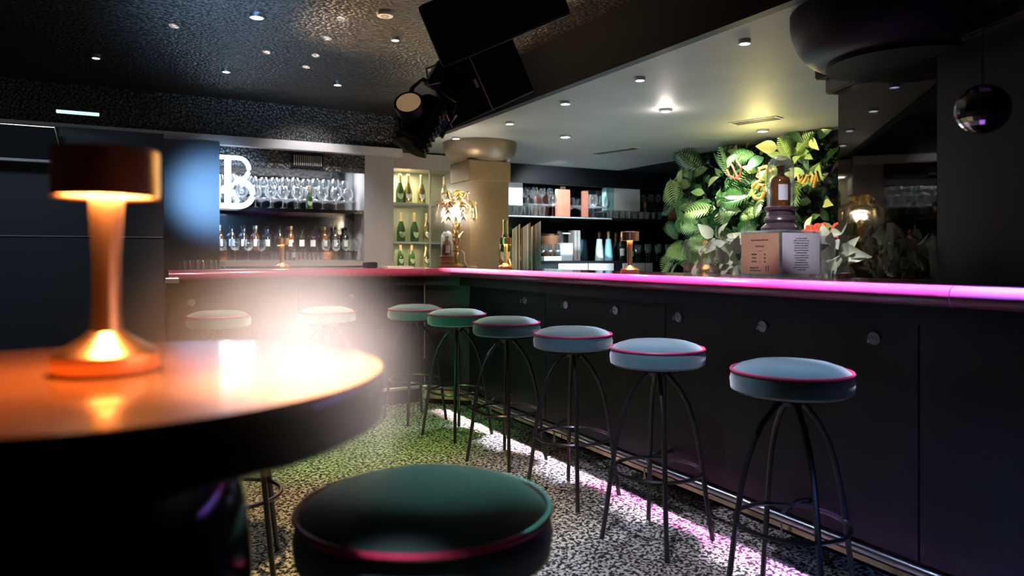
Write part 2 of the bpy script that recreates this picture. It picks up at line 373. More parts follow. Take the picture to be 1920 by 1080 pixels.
# smoked mirror pier at the right end of the bar
Mx, My = 3.12, 2.17
tx, ty = 0.381, 0.924; nx, ny = 0.924, -0.381
def mp(s, d): return (Mx+tx*s+nx*d, My+ty*s+ny*d)
struct('wall_mirror', prism([mp(-0.452, 0), mp(0.27, 0), mp(0.27, 0.25), mp(-0.452, 0.25)], 1.10, 2.12), M['mirror'], 'smoked mirror wall at the right end of the bar')
struct('wall_pier_black', prism([mp(-1.5, 0), mp(-0.454, 0), mp(-0.454, 0.25), mp(-1.5, 0.25)], 1.10, 2.12), M['black'], 'black glossy wall right of the smoked mirror')
struct('trim_6', prism([mp(-1.5, -0.05), mp(0.31, -0.05), mp(0.31, 0.25), mp(-1.5, 0.25)], 2.04, 2.12, 0.008), M['black_gloss'], 'black cornice above the smoked mirror')
struct('trim_7', prism([mp(-1.5, -0.09), mp(0.34, -0.09), mp(0.34, 0.25), mp(-1.5, 0.25)], 2.12, CZ, 0.008), M['black'], 'upper step of the black cornice')
def capital(name, c, rs, rt, z0, z1, m, label):
    pr = [(rs, z0)]
    for i in range(11):
        a = PI/2*i/10
        pr.append((rs+(rt-rs)*math.sin(a), z0+0.02+(z1-z0-0.04)*(1-math.cos(a))))
    pr.append((rt, z1))
    bm = bmesh.new(); lathe(bm, pr, 40, c)
    return struct(name, bm, m, label, smooth=True)
cx, cy = atD(1690, 0, 3.1).x, atD(1690, 0, 3.1).y
capital('trim_8', (cx, cy), 0.30, 0.45, 2.03, CZ, M['black'], 'round black capital above the smoked mirror')

# column with round capital behind the bar corner
c0 = (3.02, 6.14)
colm = struct('wall_column', B(c0[0]-0.2, c0[0]+0.2, c0[1]-0.2, c0[1]+0.2, 0, 2.07), mat('bronze_column', (0.15, 0.10, 0.05), 0.42, metal=0.3), 'bronze square column behind the bar corner')
colm2 = B(-0.215, 0.215, -0.215, 0.215, 1.90, 2.09, 0.006)
obj('capital_collar', colm2, colm.data.materials[0], None).location = (c0[0], c0[1], 0)
bpy.data.objects['capital_collar'].parent = colm
cp = capital('capital', c0, 0.21, 0.35, 2.07, CZ, mat('bronze_capital', (0.15, 0.11, 0.075), 0.4, metal=0.4), 'round bronze bowl capital')
cp.parent = colm; del cp['kind']

# vents on the lowered ceiling
def slot(u0, v0, u1, v1, w, label):
    a, b = onZ(u0, v0, CZ), onZ(u1, v1, CZ)
    t = thing('ceiling_vent', label, 'vent', (a.x, a.y, CZ), math.atan2(b.y-a.y, b.x-a.x), 'slot vents in the silver ceiling')
    L = (b-a).length
    obj('vent_frame', B(0, L, -w/2, w/2, -0.006, 0), M['boxgrey'], t)
    for k in range(3): obj('vent_slot', B(0.02, L-0.02, -w/2+0.02+k*w/3, -w/2+0.02+k*w/3+w*0.15, -0.009, -0.006), M['black'], t)
slot(1112, 288, 1196, 276, 0.11, 'slim dark slot vent in the silver ceiling, far from the plants')
slot(1372, 232, 1462, 219, 0.13, 'slim slot vent in the silver ceiling beside the lit plants')

# downlights
def downlight(u, v, z, r, label, blue=False):
    p = onZ(u, v, z)
    t = thing('downlight', label, 'light', (p.x, p.y, z), 0, 'recessed downlights')
    obj('bezel', LA([(r, 0), (r, -0.018), (r*0.8, -0.018), (r*0.8, 0)], 20, False), M['steel'], t, True)
    obj('lens', LA([(0, -0.012), (r*0.8, -0.012), (r*0.8, -0.010)], 20), M['downlight_blue' if blue else 'downlight'], t)
for u, v, r, l, bl in ((1396, 76, .03, 'round blue-white downlight in the silver ceiling nearest the black capital', True),
        (1200, 146, .033, 'round violet-blue downlight in the silver ceiling along the beam', True),
        (1060, 191, .038, 'unlit-looking black downlight in the silver ceiling above the shelf boxes', False),
        (956, 229, .038, 'downlight in the silver ceiling right of the hanging speaker', False),
        (1248, 205, .045, 'very bright downlight with a hot glow in the middle of the silver ceiling', False),
        (1060, 254, .05, 'bright white downlight on the silver ceiling left of the slot vent', False),
        (1430, 243, .05, 'warm bright downlight just above the plant wall', False),
        (855, 257, .04, 'small downlight above the bronze column capital', False)):
    downlight(u, v, CZ, r, l, bl)
for u, v, r, l in ((482, 28, .042, 'large downlight on the bronze ceiling at the top, left of the smoke detector'),
        (741, 71, .028, 'small downlight on the bronze ceiling next to the hanging speakers'),
        (180, 105, .03, 'lone downlight at the dark far left of the ceiling'),
        (424, 131, .033, 'downlight on the dark ceiling right of the lone left one'),
        (633, 156, .035, 'downlight on the dark ceiling close to the stage light')):
    downlight(u, v, MZ, r, l)
p = onZ(722, 24, MZ)
t = thing('smoke_detector', 'flat white round smoke detector on the bronze ceiling', 'smoke detector', (p.x, p.y, MZ))
obj('housing', LA([(0, -0.02), (0.045, -0.02), (0.05, -0.008), (0.05, 0)], 24), M['white'], t, True)
obj('grille', LA([(0.012, -0.022), (0.022, -0.022), (0.022, -0.020), (0.012, -0.020)], 16, False), M['boxgrey'], t)

# ------------------------------------------------------------------ bar counter
TZ = 1.115
bar = thing('bar_counter', 'long dark L-shaped bar counter with glossy burgundy rounded edge', 'bar counter')
obj('countertop', prism([(2.335, -1.2), (2.335, 5.215), (2.165, 5.385), (0.3, 5.385), (0.3, 5.92), (2.84, 5.92), (2.84, -1.2)], TZ-0.06, TZ), M['top'], bar)
def nosing(p, q):
    # half-round edge from p to q, outside on the left when walking from p to q
    d = Vector((q[0]-p[0], q[1]-p[1], 0)); L = d.length; d.normalize(); n = Vector((-d.y, d.x, 0))
    bm = bmesh.new(); R = 0.035; rs = []
    for s in (0.0015, L-0.0015):
        rs.append([bm.verts.new(Vector((p[0], p[1], TZ-R))+d*s+n*(R*math.sin(a))+Vector((0, 0, R*math.cos(a)))) for a in [PI*k/10 for k in range(11)]])
    for k in range(10): bm.faces.new((rs[0][k], rs[0][k+1], rs[1][k+1], rs[1][k]))
    bm.faces.new(rs[0]); bm.faces.new(rs[1]); bm.faces.new((rs[0][0], rs[0][-1], rs[1][-1], rs[1][0]))
    obj('edge_nosing', bm, M['nose'], bar, True)
for p, q in (((2.335, -1.2), (2.335, 1.33)), ((2.335, 1.33), (2.335, 3.4)), ((2.335, 3.4), (2.335, 5.215)), ((2.335, 5.215), (2.165, 5.385)), ((2.165, 5.385), (1.55, 5.385)), ((1.55, 5.385), (0.3, 5.385))):
    nosing(p, q)
# fronts
ys = [-1.2, 0.2, 1.55, 2.9, 4.1, 5.28]
for a, b in zip(ys, ys[1:]):
    obj('front_panel', B(2.5, 2.54, a+0.003, b-0.003, 0.12, TZ-0.06, 0.002), M['panel'], bar)
obj('front_panel', prism([(2.5, 5.283), (2.223, 5.547), (2.25, 5.58), (2.535, 5.31)], 0.0, TZ-0.06), M['panel'], bar)
for a, b in ((0.3, 1.2), (1.2, 2.22)):
    obj('front_panel', B(a+0.003, b-0.003, 5.55, 5.59, 0.12, TZ-0.06, 0.002), M['panel'], bar)
obj('under_board', prism([(2.40, -1.2), (2.40, 5.25), (2.18, 5.46), (0.3, 5.46), (0.3, 5.55), (2.22, 5.55), (2.5, 5.28), (2.5, -1.2)], TZ-0.14, TZ-0.06), M['panel'], bar)
obj('plinth', B(2.56, 2.6, -1.2, 5.3, 0, 0.12), M['black'], bar)
obj('plinth', B(0.3, 2.2, 5.61, 5.65, 0, 0.12), M['black'], bar)
d = Vector((2.223-2.5, 5.547-5.283, 0)).normalized(); n = Vector((-d.y, d.x, 0))*-1
if n.x > 0: n = -n
q0 = Vector((2.5, 5.283, 0))+n*0.012; q1 = Vector((2.223, 5.547, 0))+n*0.012
obj('skirting', prism([(2.5, 5.283), (2.223, 5.547), (q1.x, q1.y), (q0.x, q0.y)], 0.04, 0.11), M['skirt'], bar)
# foot rail
obj('foot_rail', TU([(2.32, -1.2, 0.17), (2.32, 5.20, 0.17), (2.14, 5.38, 0.17), (0.3, 5.38, 0.17)], 0.016, 10), M['steel'], bar, True)
obj('rail_plate', B(2.345, 2.36, -1.2, 5.2, 0.115, 0.135), M['brass'], bar)
for y in (0.3, 1.15, 2.0, 2.85, 3.7, 4.55):
    obj('rail_bracket', TU([(2.5, y, 0.21), (2.42, y, 0.215), (2.35, y, 0.20), (2.32, y, 0.17), (2.32, y, 0.09), (2.36, y, 0.05), (2.5, y, 0.05)], 0.009, 8), M['steel'], bar, True)
# hook discs
def hook(loc, ax, i):
    t = obj('bag_hook', LA([(0.0, 0.0), (0.024, 0.0), (0.026, 0.004), (0.024, 0.008), (0, 0.008)], 20), M['steel'], bar, True, loc)
    t.rotation_euler = (0, -PI/2, 0) if ax == 'x' else (PI/2, 0, 0)
    o = obj('hook_arm', TU([(0, 0, 0.008), (0.008, 0, 0.03), (0.0, 0, 0.04), (-0.014, 0, 0.036)], 0.003, 6), M['steel'], t)
for i, u in enumerate((1640, 1431, 1273, 1155, 1062, 985)):
    x, y = onX(u, 2.5); hook((2.5, y, 0.90), 'x', i)
for i, u in enumerate((359, 657)):
    x, y = onY(u, 5.55); hook((x, 5.55, 0.88 if i == 0 else 0.89), 'y', i)
o = obj('counter_latch', B(-0.045, 0.045, -0.02, 0.02, -0.02, 0.02, 0.008), M['steel'], bar, False, onY(322, 5.36, 526))
# thin pieces lying on the counter
p = onZ(746, 501, TZ) if False else Vector((*onY(746, 5.62), TZ))
t = tag(obj('paper_menu', B(-0.11, 0.11, -0.07, 0.07, 0, 0.012, 0.002), M['label'], None, False, (p.x, p.y, TZ)), 'low stack of white paper lying on the bar near the grey pillar', 'menu')
p = onY(694, 5.75)
tag(obj('card_terminal', B(-0.05, 0.05, -0.05, 0.05, 0, 0.045, 0.012), M['black'], None, False, (p[0], p[1], TZ)), 'small black box lying on the bar before the grey pillar', 'card terminal')

# ------------------------------------------------------------------ stools
def make_stool(label):
    t = thing('bar_stool', label, 'stool', (0, 0, 0), 0, 'bar stools along the counter')
    R = 0.198
    obj('seat', LA([(0.0, 0.745), (R-0.015, 0.745), (R, 0.755), (R+0.003, 0.785), (R-0.003, 0.812), (R-0.012, 0.822), (R-0.03, 0.834), (0.13, 0.846), (0.07, 0.851), (0.0, 0.853)], 48), M['velvet'], t, True)
    obj('piping', TU(ring_pts(R-0.002, 0.818, 48), 0.0055, 6, True), M['piping'], t, True)
    obj('hub', LA([(0.0, 0.70), (0.035, 0.70), (0.05, 0.725), (0.15, 0.735), (0.15, 0.745), (0, 0.745)], 24), M['leg'], t, True)
    prof = [(0.02, 0.725), (0.05, 0.70), (0.095, 0.645), (0.13, 0.58), (0.157, 0.50), (0.176, 0.41), (0.192, 0.30), (0.212, 0.15), (0.235, 0.0)]
    for k in range(4):
        a = PI/4+k*PI/2
        obj('leg', TU([(r*math.cos(a), r*math.sin(a), z) for r, z in prof], 0.0105, 8), M['leg'], t, True)
    obj('foot_ring', TU(ring_pts(0.186, 0.30, 40), 0.008, 6, True), M['leg'], t, True)
    return t
st = [  # u, row, label, rotation
    (1483, 'r', 'bar stool with blue-lit round seat and pink piping, nearest the right end of the bar', 0.35),
    (1232, 'r', 'second bar stool from the right along the bar, seat lit pale blue with pink piping', 0.25),
    (1074, 'r', 'third bar stool from the right, blue and green lit seat with pink piping', 0.3),
    (950, 'r', 'bar stool whose seat side turns from green to blue, in the middle of the row', 0.35),
    (857, 'r', 'bar stool with pale top and green side, before the pale skirting at the bar corner', 0.3),
    (778, 'c', 'farthest bar stool in the row, standing in the bar corner', 0.2),
    (613, 'l', 'bar stool with pale green seat before the left bar, right of the two there', 0.5),
    (410, 'l', 'bar stool with pale green seat at the far left end of the bar', 0.4)]
proto = None
for u, row, lab, rz in st:
    if row == 'r': x, y = onX(u, 2.02); 
    elif row == 'c': x, y = onY(u, 5.03)
    else: x, y = onY(u, 5.08)
    if proto is None: proto = make_stool(lab); proto.location = (x, y, 0); proto.rotation_euler = (0, 0, rz)
    else: dup(proto, (x, y, 0), rz, lab)
p = atD(797, 0, 1.13); dup(proto, (p.x, p.y, 0), 0.9, 'large blurred bar stool close by with dark green velvet seat and pink piping')
p = atD(432, 0, 2.75); dup(proto, (p.x, p.y, 0), 1.35, 'bar stool mostly hidden behind the high table, only legs and foot ring in view')

# ------------------------------------------------------------------ high table and copper lamps
tc = atD(200, 0, 0.74)
t = thing('high_table', 'round high table with orange-lit glossy top and black bulging pedestal', 'table', (tc.x, tc.y, 0))
TT = 1.09
obj('table_top', LA([(0, TT-0.004), (0.272, TT-0.004), (0.278, TT-0.002), (0.278, TT), (0, TT)], 96), M['tablewood'], t, True)
obj('table_rim', LA([(0.24, TT-0.055), (0.272, TT-0.055), (0.280, TT-0.05), (0.282, TT-0.012), (0.280, TT-0.003), (0.262, TT-0.0045), (0.24, TT-0.0045)], 96), M['black_gloss'], t, True)
obj('pedestal', LA([(0.0, 0.03), (0.20, 0.03), (0.15, 0.10), (0.10, 0.25), (0.10, 0.45), (0.125, 0.65), (0.14, 0.80), (0.142, 0.88), (0.135, 0.95), (0.12, 1.0), (0.10, TT-0.055), (0, TT-0.055)], 64), M['black_gloss'], t, True)
obj('foot_plate', LA([(0, 0), (0.24, 0), (0.24, 0.02), (0.2, 0.03), (0, 0.03)], 48), M['black_gloss'], t, True)

def make_lamp(label, loc, power):
    power *= 2
    t = thing('table_lamp', label, 'lamp', loc, 0, 'copper table lamps')
    obj('base', LA([(0, 0), (0.048, 0), (0.050, 0.003), (0.050, 0.020), (0.048, 0.022), (0.036, 0.028), (0.022, 0.037), (0.017, 0.042), (0, 0.042)], 48), M['copper'], t, True)
    obj('stem', LA([(0.0145, 0.042), (0.0128, 0.07), (0.0128, 0.12), (0.0165, 0.182)], 32, False), M['copper'], t, True)
    obj('lamp_shade', LA([(0.046, 0.182), (0.050, 0.180), (0.050, 0.228), (0.048, 0.230), (0, 0.230)], 48, False), M['copper'], t, True)
    obj('light_ring', LA([(0.0165, 0.1835), (0.046, 0.1835), (0.046, 0.186), (0.0165, 0.186)], 32, False), M['led'], t)
    d = bpy.data.lights.new('lamp_glow', 'AREA'); d.shape = 'DISK'; d.size = 0.085; d.energy = power; d.color = (1.0, 0.47, 0.17)
    l = bpy.data.objects.new('lamp_glow', d); COL.objects.link(l); l.parent = t; l.location = (0, 0, 0.1825)
    return t
lp = atD(200, 0, 0.745)
make_lamp('large blurred copper table lamp glowing on the high table', (lp.x, lp.y, TT), 1.1)
for u, lab, pw in ((1181, 'copper table lamp on the bar in front of the grey cabinets', 0.5), (948, 'copper table lamp on the bar beside the upright menus', 0.5)):
    x, y = onX(u, 2.5); make_lamp(lab, (x, y, TZ), pw)
x, y = onY(529, 5.6); make_lamp('copper table lamp on the left bar in front of the shelf bottles', (x, y, TZ), 0.5)

# ------------------------------------------------------------------ hanging speakers
def rig_frame(u, v, Z, roll, yaw_off=0, pitch=0):
    p = atD(u, v, Z)
    o = Matrix.Translation(p) @ Matrix.Rotation(-YAW+yaw_off, 4, 'Z') @ Matrix.Rotation(roll, 4, 'Y') @ Matrix.Rotation(pitch, 4, 'X')
    return o
t = thing('loudspeaker', 'black hanging loudspeaker with thin light edges, tilted beside the beam', 'loudspeaker')
t.matrix_world = rig_frame(905, 155, 3.3, -math.radians(24), -0.05, 0.26)
obj('cabinet', B(-0.21, 0.20, -0.05, 0.30, -0.13, 0.13, 0.008), M['black'], t)
obj('grille', B(-0.205, -0.012, -0.056, -0.05, -0.125, 0.125, 0.003), M['black'], t)
obj('grille', B(-0.004, 0.195, -0.056, -0.05, -0.125, 0.125, 0.003), M['black'], t)
for x in (-0.21, -0.008):
    obj('edge_strip', B(x-0.002, x+0.002, -0.060, -0.054, -0.126, 0.126), M['steel'], t)
obj('badge', B(-0.035, -0.022, -0.06, -0.056, -0.01, 0.03, 0.001), M['steel'], t)
obj('mounting_bracket', TU([(-0.1, 0.1, 0.13), (-0.1, 0.12, 0.24), (-0.02, 0.15, 0.40)], 0.02, 8), M['black'], t, True)
t = thing('loudspeaker', 'upper black hanging loudspeaker cut by the top of the picture', 'loudspeaker')
t.matrix_world = rig_frame(935, 22, 2.95, -math.radians(22), -0.05, 0.34)
obj('cabinet', B(-0.30, 0.27, -0.05, 0.16, -0.12, 0.14, 0.02), M['black'], t)
obj('grille', B(-0.29, 0.26, -0.058, -0.05, -0.11, 0.13, 0.005), M['black'], t)
obj('hanging_bar', TU([(0.05, 0.1, 0.15), (0.05, 0.1, 0.32)], 0.02, 8), M['black'], t, True)
# stage spotlight
t = thing('stage_light', 'black finned stage spotlight with amber lens hanging by the speaker', 'stage light')
t.matrix_world = rig_frame(790, 235, 3.15, math.radians(28), 0.35, 0.0)
bm = bmesh.new()
pr = [(0.0, -0.13)]
for k in range(9):
    z = -0.12+k*0.027; r = 0.085 if k < 6 else 0.075
    pr += [(r-0.012, z), (r, z+0.003), (r, z+0.012), (r-0.012, z+0.015)]
pr += [(0.05, 0.13), (0, 0.14)]
lathe(bm, pr, 8)
obj('finned_body', bm, M['black'], t)
fr = obj('lens_barrel', LA([(0.0, 0), (0.058, 0), (0.062, 0.05), (0.060, 0.05), (0.052, 0.045), (0, 0.045)], 28), M['black'], t, True, (-0.075, -0.045, 0.02)); fr.rotation_euler = (math.radians(50), -math.radians(62), 0)
obj('lens', LA([(0, 0.052), (0.052, 0.047), (0.052, 0.050), (0, 0.055)], 28), M['lens'], fr, True)
obj('yoke', TU([(-0.10, 0, 0.0), (-0.11, 0, 0.12), (-0.09, 0, 0.18), (0.09, 0, 0.18), (0.11, 0, 0.12), (0.10, 0, 0.0)], 0.012, 8), M['leg'], t, True)
obj('driver_box', B(-0.07, 0.09, -0.03, 0.09, 0.19, 0.30, 0.008), M['black'], t)
obj('clamp', TU([(0.02, 0.03, 0.30), (0.10, 0.03, 0.42)], 0.018, 8), M['leg'], t, True)
obj('safety_cable', TU([(-0.06, -0.02, 0.28), (-0.10, -0.03, 0.22), (-0.06, -0.04, 0.16), (-0.02, -0.03, 0.2)], 0.004, 6), M['steel'], t)

# mirror ball by the smoked mirror
p = atD(1842, 205, 2.45)
t = thing('mirror_ball', 'small mirror ball hanging before the smoked mirror on the right', 'mirror ball', p)
bm = bmesh.new(); bmesh.ops.create_uvsphere(bm, u_segments=26, v_segments=16, radius=0.085)
obj('ball', bm, mat('mirror_tiles', (0.35, 0.34, 0.36), 0.06, metal=1.0), t)
obj('cord', TU([(0, 0, 0.08), (0, 0, CZ-p.z)], 0.002, 6), M['black'], t)

# ------------------------------------------------------------------ screen frame on the left
a = onY(118, 5.15, 305); 
t = thing('wall_screen', 'dark screen with bright metal lower edge on the partition at far left', 'screen', (a.x, 5.12, a.z))
obj('panel', B(-1.2, -0.02, 0.0, 0.03, 0.01, 0.21), M['black'], t)
obj('frame', B(-1.2, 0.0, -0.01, 0.03, -0.008, 0.008, 0.002), M['white'], t)
obj('frame', B(-1.2, -0.04, -0.01, 0.03, 0.20, 0.208, 0.002), M['brass'], t)
obj('frame', TU([(0, 0, 0), (-0.045, 0, 0.21)], 0.006, 6), M['steel'], t)
p = onY(146, 5.0, 211)
tag(obj('wall_light', B(-0.11, 0.11, 0, 0.03, -0.008, 0.008, 0.003), mat('teal_light', (0.8, 1, 0.9), 0.5, emit=(0.55, 1.0, 0.85), estr=1.3), None, False, p), 'short dim teal light strip on the dark left side', 'light')

# ------------------------------------------------------------------ bottles and glasses
def revolve_group(name, label, cat, group, parts):
    t = thing(name, label, cat, (0, 0, -5), 0, group)
    for nm, prof, m, seg, cap in parts:
        obj(nm, LA(prof, seg, cap), m, t, True)
    return t
WINE = [('bowl', [(0.006, 0.095), (0.028, 0.105), (0.040, 0.125), (0.044, 0.150), (0.041, 0.180), (0.034, 0.205), (0.033, 0.205), (0.040, 0.180), (0.043, 0.150), (0.039, 0.126), (0.027, 0.107), (0.0, 0.098)], M['glass'], 16, False),
        ('stem', [(0.036, 0.0), (0.034, 0.003), (0.008, 0.008), (0.004, 0.02), (0.0035, 0.08), (0.006, 0.096)], M['glass'], 12, False)]
BALLOON = [('bowl', [(0.006, 0.09), (0.035, 0.10), (0.052, 0.125), (0.057, 0.155), (0.050, 0.19), (0.040, 0.215), (0.039, 0.215), (0.049, 0.19), (0.056, 0.155), (0.051, 0.126), (0.034, 0.102), (0.0, 0.093)], M['glass'], 18, False),
        ('stem', [(0.038, 0.0), (0.036, 0.003), (0.008, 0.008), (0.0045, 0.02), (0.004, 0.075), (0.007, 0.091)], M['glass'], 12, False)]
TUMBLER = [('tumbler_body', [(0.0, 0.0), (0.030, 0.0), (0.032, 0.012), (0.038, 0.10), (0.036, 0.10), (0.030, 0.014), (0, 0.014)], M['glass'], 16, False)]
FLUTE = [('bowl', [(0.004, 0.09), (0.016, 0.11), (0.024, 0.15), (0.023, 0.21), (0.022, 0.21), (0.023, 0.15), (0.015, 0.112), (0, 0.094)], M['glass'], 14, False),
         ('stem', [(0.030, 0.0), (0.006, 0.006), (0.0035, 0.02), (0.003, 0.08), (0.004, 0.092)], M['glass'], 12, False)]
def bottle(kind, label, loc, rz=0, group=None, scale=1.0):
    """one bottle with body, label, capsule"""
    t = thing('bottle', label, 'bottle', loc, rz, group); t.scale = (scale,)*3
    if kind in ('champagne', 'gold', 'green'):
        m = {'champagne': M['bottle_green'], 'gold': M['bottle_gold'], 'green': M['bottle_green']}[kind]
        obj('glass_body', LA([(0, 0), (0.040, 0), (0.044, 0.01), (0.045, 0.10), (0.042, 0.14), (0.030, 0.18), (0.018, 0.215), (0.015, 0.24), (0.0, 0.24)], 20), m, t, True)
        obj('foil', LA([(0.0185, 0.212), (0.0165, 0.24), (0.0165, 0.285), (0.018, 0.29), (0.017, 0.305), (0.006, 0.310), (0, 0.310)], 16, False), M['foil_gold'] if kind != 'green' else M['foil_copper'], t, True)
        # shield label wrapped on the front
        bm = bmesh.new(); cols = []
        for i in range(9):
            a = -0.75+1.5*i/8; w = abs(i-4)/4
            lo = 0.04+0.035*w*w; hi = 0.105-0.008*(1-w)
            cols.append([bm.verts.new((0.0455*math.sin(a), -0.0455*math.cos(a), z)) for z in (lo, hi)])
        for c1, c2 in zip(cols, cols[1:]): bm.faces.new((c1[0], c2[0], c2[1], c1[1]))
        obj('shield_label', bm, M['label_green'] if kind != 'gold' else M['label'], t)
    else:
        m = M['bottle_dark'] if kind == 'dark' else M['amber']
        obj('glass_body', LA([(0, 0), (0.036, 0), (0.038, 0.008), (0.038, 0.15), (0.034, 0.17), (0.016, 0.195), (0.013, 0.21), (0.013, 0.25), (0.015, 0.252), (0.015, 0.262), (0, 0.262)], 20), m, t, True)
        obj('cap', LA([(0.015, 0.245), (0.016, 0.28), (0, 0.282)], 14, False), M['foil_gold'] if kind == 'amber' else M['black'], t, True)
        bm = bmesh.new(); cols = []
        for i in range(9):
            a = -0.85+1.7*i/8
            cols.append([bm.verts.new((0.0385*math.sin(a), -0.0385*math.cos(a), z)) for z in (0.05, 0.125)])
        for c1, c2 in zip(cols, cols[1:]): bm.faces.new((c1[0], c2[0], c2[1], c1[1]))
        obj('paper_label', bm, M['label'], t)
    return t
ORD = 'first second third fourth fifth sixth seventh eighth ninth tenth eleventh twelfth thirteenth fourteenth'.split()
def row(name, parts, cat, label, group, pts, z, scale=1.0, flip=False):
    pr = None
    for x, y in pts:
        s = scale*random.uniform(0.95, 1.05)
        if pr is None:
            pr = revolve_group(name, label, cat, group, parts)
            o = pr; o.location = (x, y, z); o.scale = (s,)*3
        else: o = dup(pr, (x, y, z), random.uniform(0, 6), None, None, s)
        o['label'] = label if len(pts) == 1 else label+', '+ORD[sorted(q[0] for q in pts).index(x)]+' from the left'
        if flip: o.rotation_euler = (PI, 0, random.uniform(0, 6)); o.location.z = z+0.1*s

# left shelf unit ---------------------------------------------------
LS = 1.658; LB = 1.165
t = thing('back_bar_shelves', 'dark back bar shelf unit holding glasses on the left', 'shelf unit', (x2, 7.25, 0))
Lw = px0-x2
obj('shelf', B(0, Lw, -0.32, -0.005, LS-0.035, LS), M['black_gloss'], t)
obj('glass_shelf', B(0, Lw, -0.10, -0.005, LS+0.095, LS+0.105), M['acrylic'], t)
obj('worktop', B(0, Lw, -0.36, -0.005, LB-0.05, LB), M['boxgrey'], t)
obj('cabinet_front', B(0, Lw, -0.32, -0.005, 0.1, LB-0.05), M['black'], t)
obj('raised_shelf', B(0, Lw, -0.12, -0.005, LB+0.085, LB+0.095), M['black_gloss'], t)
xs = [x2+0.24+i*0.124 for i in range(9)]
row('wine_glass', BALLOON, 'glass', 'balloon glass in front on the upper left shelf', 'balloon glasses on the upper left shelf', [(x+random.uniform(-.01, .01), 7.0) for x in xs], LS+0.001)
row('wine_glass', WINE, 'glass', 'wine glass at the back of the upper left shelf', 'wine glasses at the back of the upper left shelf', [(x2+0.07+i*0.098, 7.19) for i in range(13)], LS+0.106, 1.0)
xs = [x2+0.06+i*0.115 for i in range(4)]
row('wine_glass', WINE, 'glass', 'dim wine glass left on the lower left shelf', 'wine glasses at the dim end of the lower left shelf', [(x, 6.98) for x in xs], LB+0.001, 1.0)
row('wine_glass', WINE, 'glass', 'shining wine glass right on the lower left shelf', 'wine glasses at the bright end of the lower left shelf', [(px0-0.06-i*0.098, 6.98) for i in range(4)], LB+0.001, 1.0)
row('tumbler', TUMBLER, 'glass', 'tumbler before the bottles on the lower left shelf', 'tumblers on the lower left shelf', [(x2+0.62+i*0.082, 6.97) for i in range(5)], LB+0.001, 0.8)
for i in range(12):
    bottle('dark' if i % 3 else 'amber', 'white-labelled bottle on the lower left shelf, '+ORD[i]+' from the left', (x2+0.07+i*0.108, 7.19, LB+0.096), random.uniform(-.3, .3)-0.2, 'labelled bottles on the lower left shelf', 0.85)
bottle('dark', 'dark bottle with white label standing lower, in front of the labelled bottle row', onY(550, 7.05)+(LB+0.001,), 0, None, 0.62)
bottle('champagne', 'green champagne bottle among the wine glasses on the upper left shelf', onY(580, 6.98)+(LS+0.001,), 0.1, None, 0.72)
row('tumbler', TUMBLER, 'glass', 'upturned tumbler on the left end of the bar', 'upturned tumblers on the left bar', [(onY(341+i*12.4, 5.75)[0], 5.72+0.06*(i % 2)) for i in range(7)], TZ+0.001, 0.62, True)
# ventilation grille over shelves
a, b = onY(548, 6.87, 288), onY(604, 6.87, 315)
t = thing('ventilation_grille', 'dark ventilation grille with pale upright slats over the left shelves', 'grille', (a.x, 6.875, b.z))
w = b.x-a.x; h = a.z-b.z
obj('frame', B(-0.01, w+0.01, -0.012, 0.0, -0.01, h+0.01), M['black'], t)
for k in range(14): obj('slat', B(0.012+k*w/14.5, 0.012+k*w/14.5+0.007, -0.022, -0.012, 0.012, h-0.012), M['boxgrey'], t)

# neon letter --------------------------------------------------------
a = onY(404, 6.78, 388); b = onY(475, 6.78, 294)
t = thing('neon_letter', 'glowing white double-lined letter B with a zigzag waist', 'sign', (a.x, 6.78, a.z))
w = b.x-a.x; h = b.z-a.z
T = 0.019
def stroke(nm, pts, r=T):
    obj(nm, TU([(x*w, 0, y*h) for x, y in pts], r, 10, False, 1.0), M['neon'], t, True)
stroke('stem', [(0.08, 0.04), (0.08, 0.62)], 0.014)
stroke('stem', [(0.32, 0.06), (0.32, 0.94)], 0.027)
up = [(0.05, 0.96), (0.5, 0.96)]+[(0.60+0.28*math.sin(x), 0.75+0.21*math.cos(x)) for x in [PI*k/10 for k in range(11)]]+[(0.52, 0.46)]
stroke('upper_bowl', up)
stroke('waist_zigzag', [(0.30, 0.52), (0.44, 0.40), (0.56, 0.60), (0.68, 0.42), (0.80, 0.56)], 0.012)
lo = [(0.02, 0.03), (0.5, 0.03)]+[(0.62+0.36*math.sin(x), 0.275-0.245*math.cos(x)) for x in [PI*k/12 for k in range(13)]]+[(0.52, 0.52)]
stroke('lower_bowl', lo, 0.024)

# bottle niche -------------------------------------------------------
nx0, nx1 = px1+0.002, onY(860, 6.95)[0]
t = thing('bottle_niche', 'lit glass-fronted niche with champagne bottles right of the grey pillar', 'cabinet', (nx0, 6.95, 0))
Nw = nx1-nx0; xm = onY(806, 6.95)[0]-nx0
obj('back_panel', B(0, Nw, 0.33, 0.35, 0.1, 2.10), M['cream'], t)
obj('side_panel', B(Nw-0.02, Nw, 0, 0.33, 0.1, 2.10), M['cream'], t)
obj('top_panel', B(0, Nw, 0, 0.35, 2.10, CZ-0.02), M['boxgrey'], t)
for z in (1.10, 1.357, 1.755):
    obj('glass_shelf', B(0, Nw-0.02, 0.02, 0.33, z-0.022, z), mat('shelf_glass', (0.42, 0.50, 0.44), 0.1, noise=0.02), t)
obj('door_frame', B(xm-0.008, xm+0.008, -0.01, 0.0, 1.0, 2.10), M['boxgrey'], t)
obj('glass_door', B(xm+0.01, Nw, -0.006, -0.002, 1.0, 2.10), M['acrylic'], t)
lamp('AREA', 'niche_light', (nx0+0.2, 7.10, 2.08), (1.0, 0.96, 0.75), 5, (nx0+0.2, 7.10, 0), 0.3, size_y=0.12)
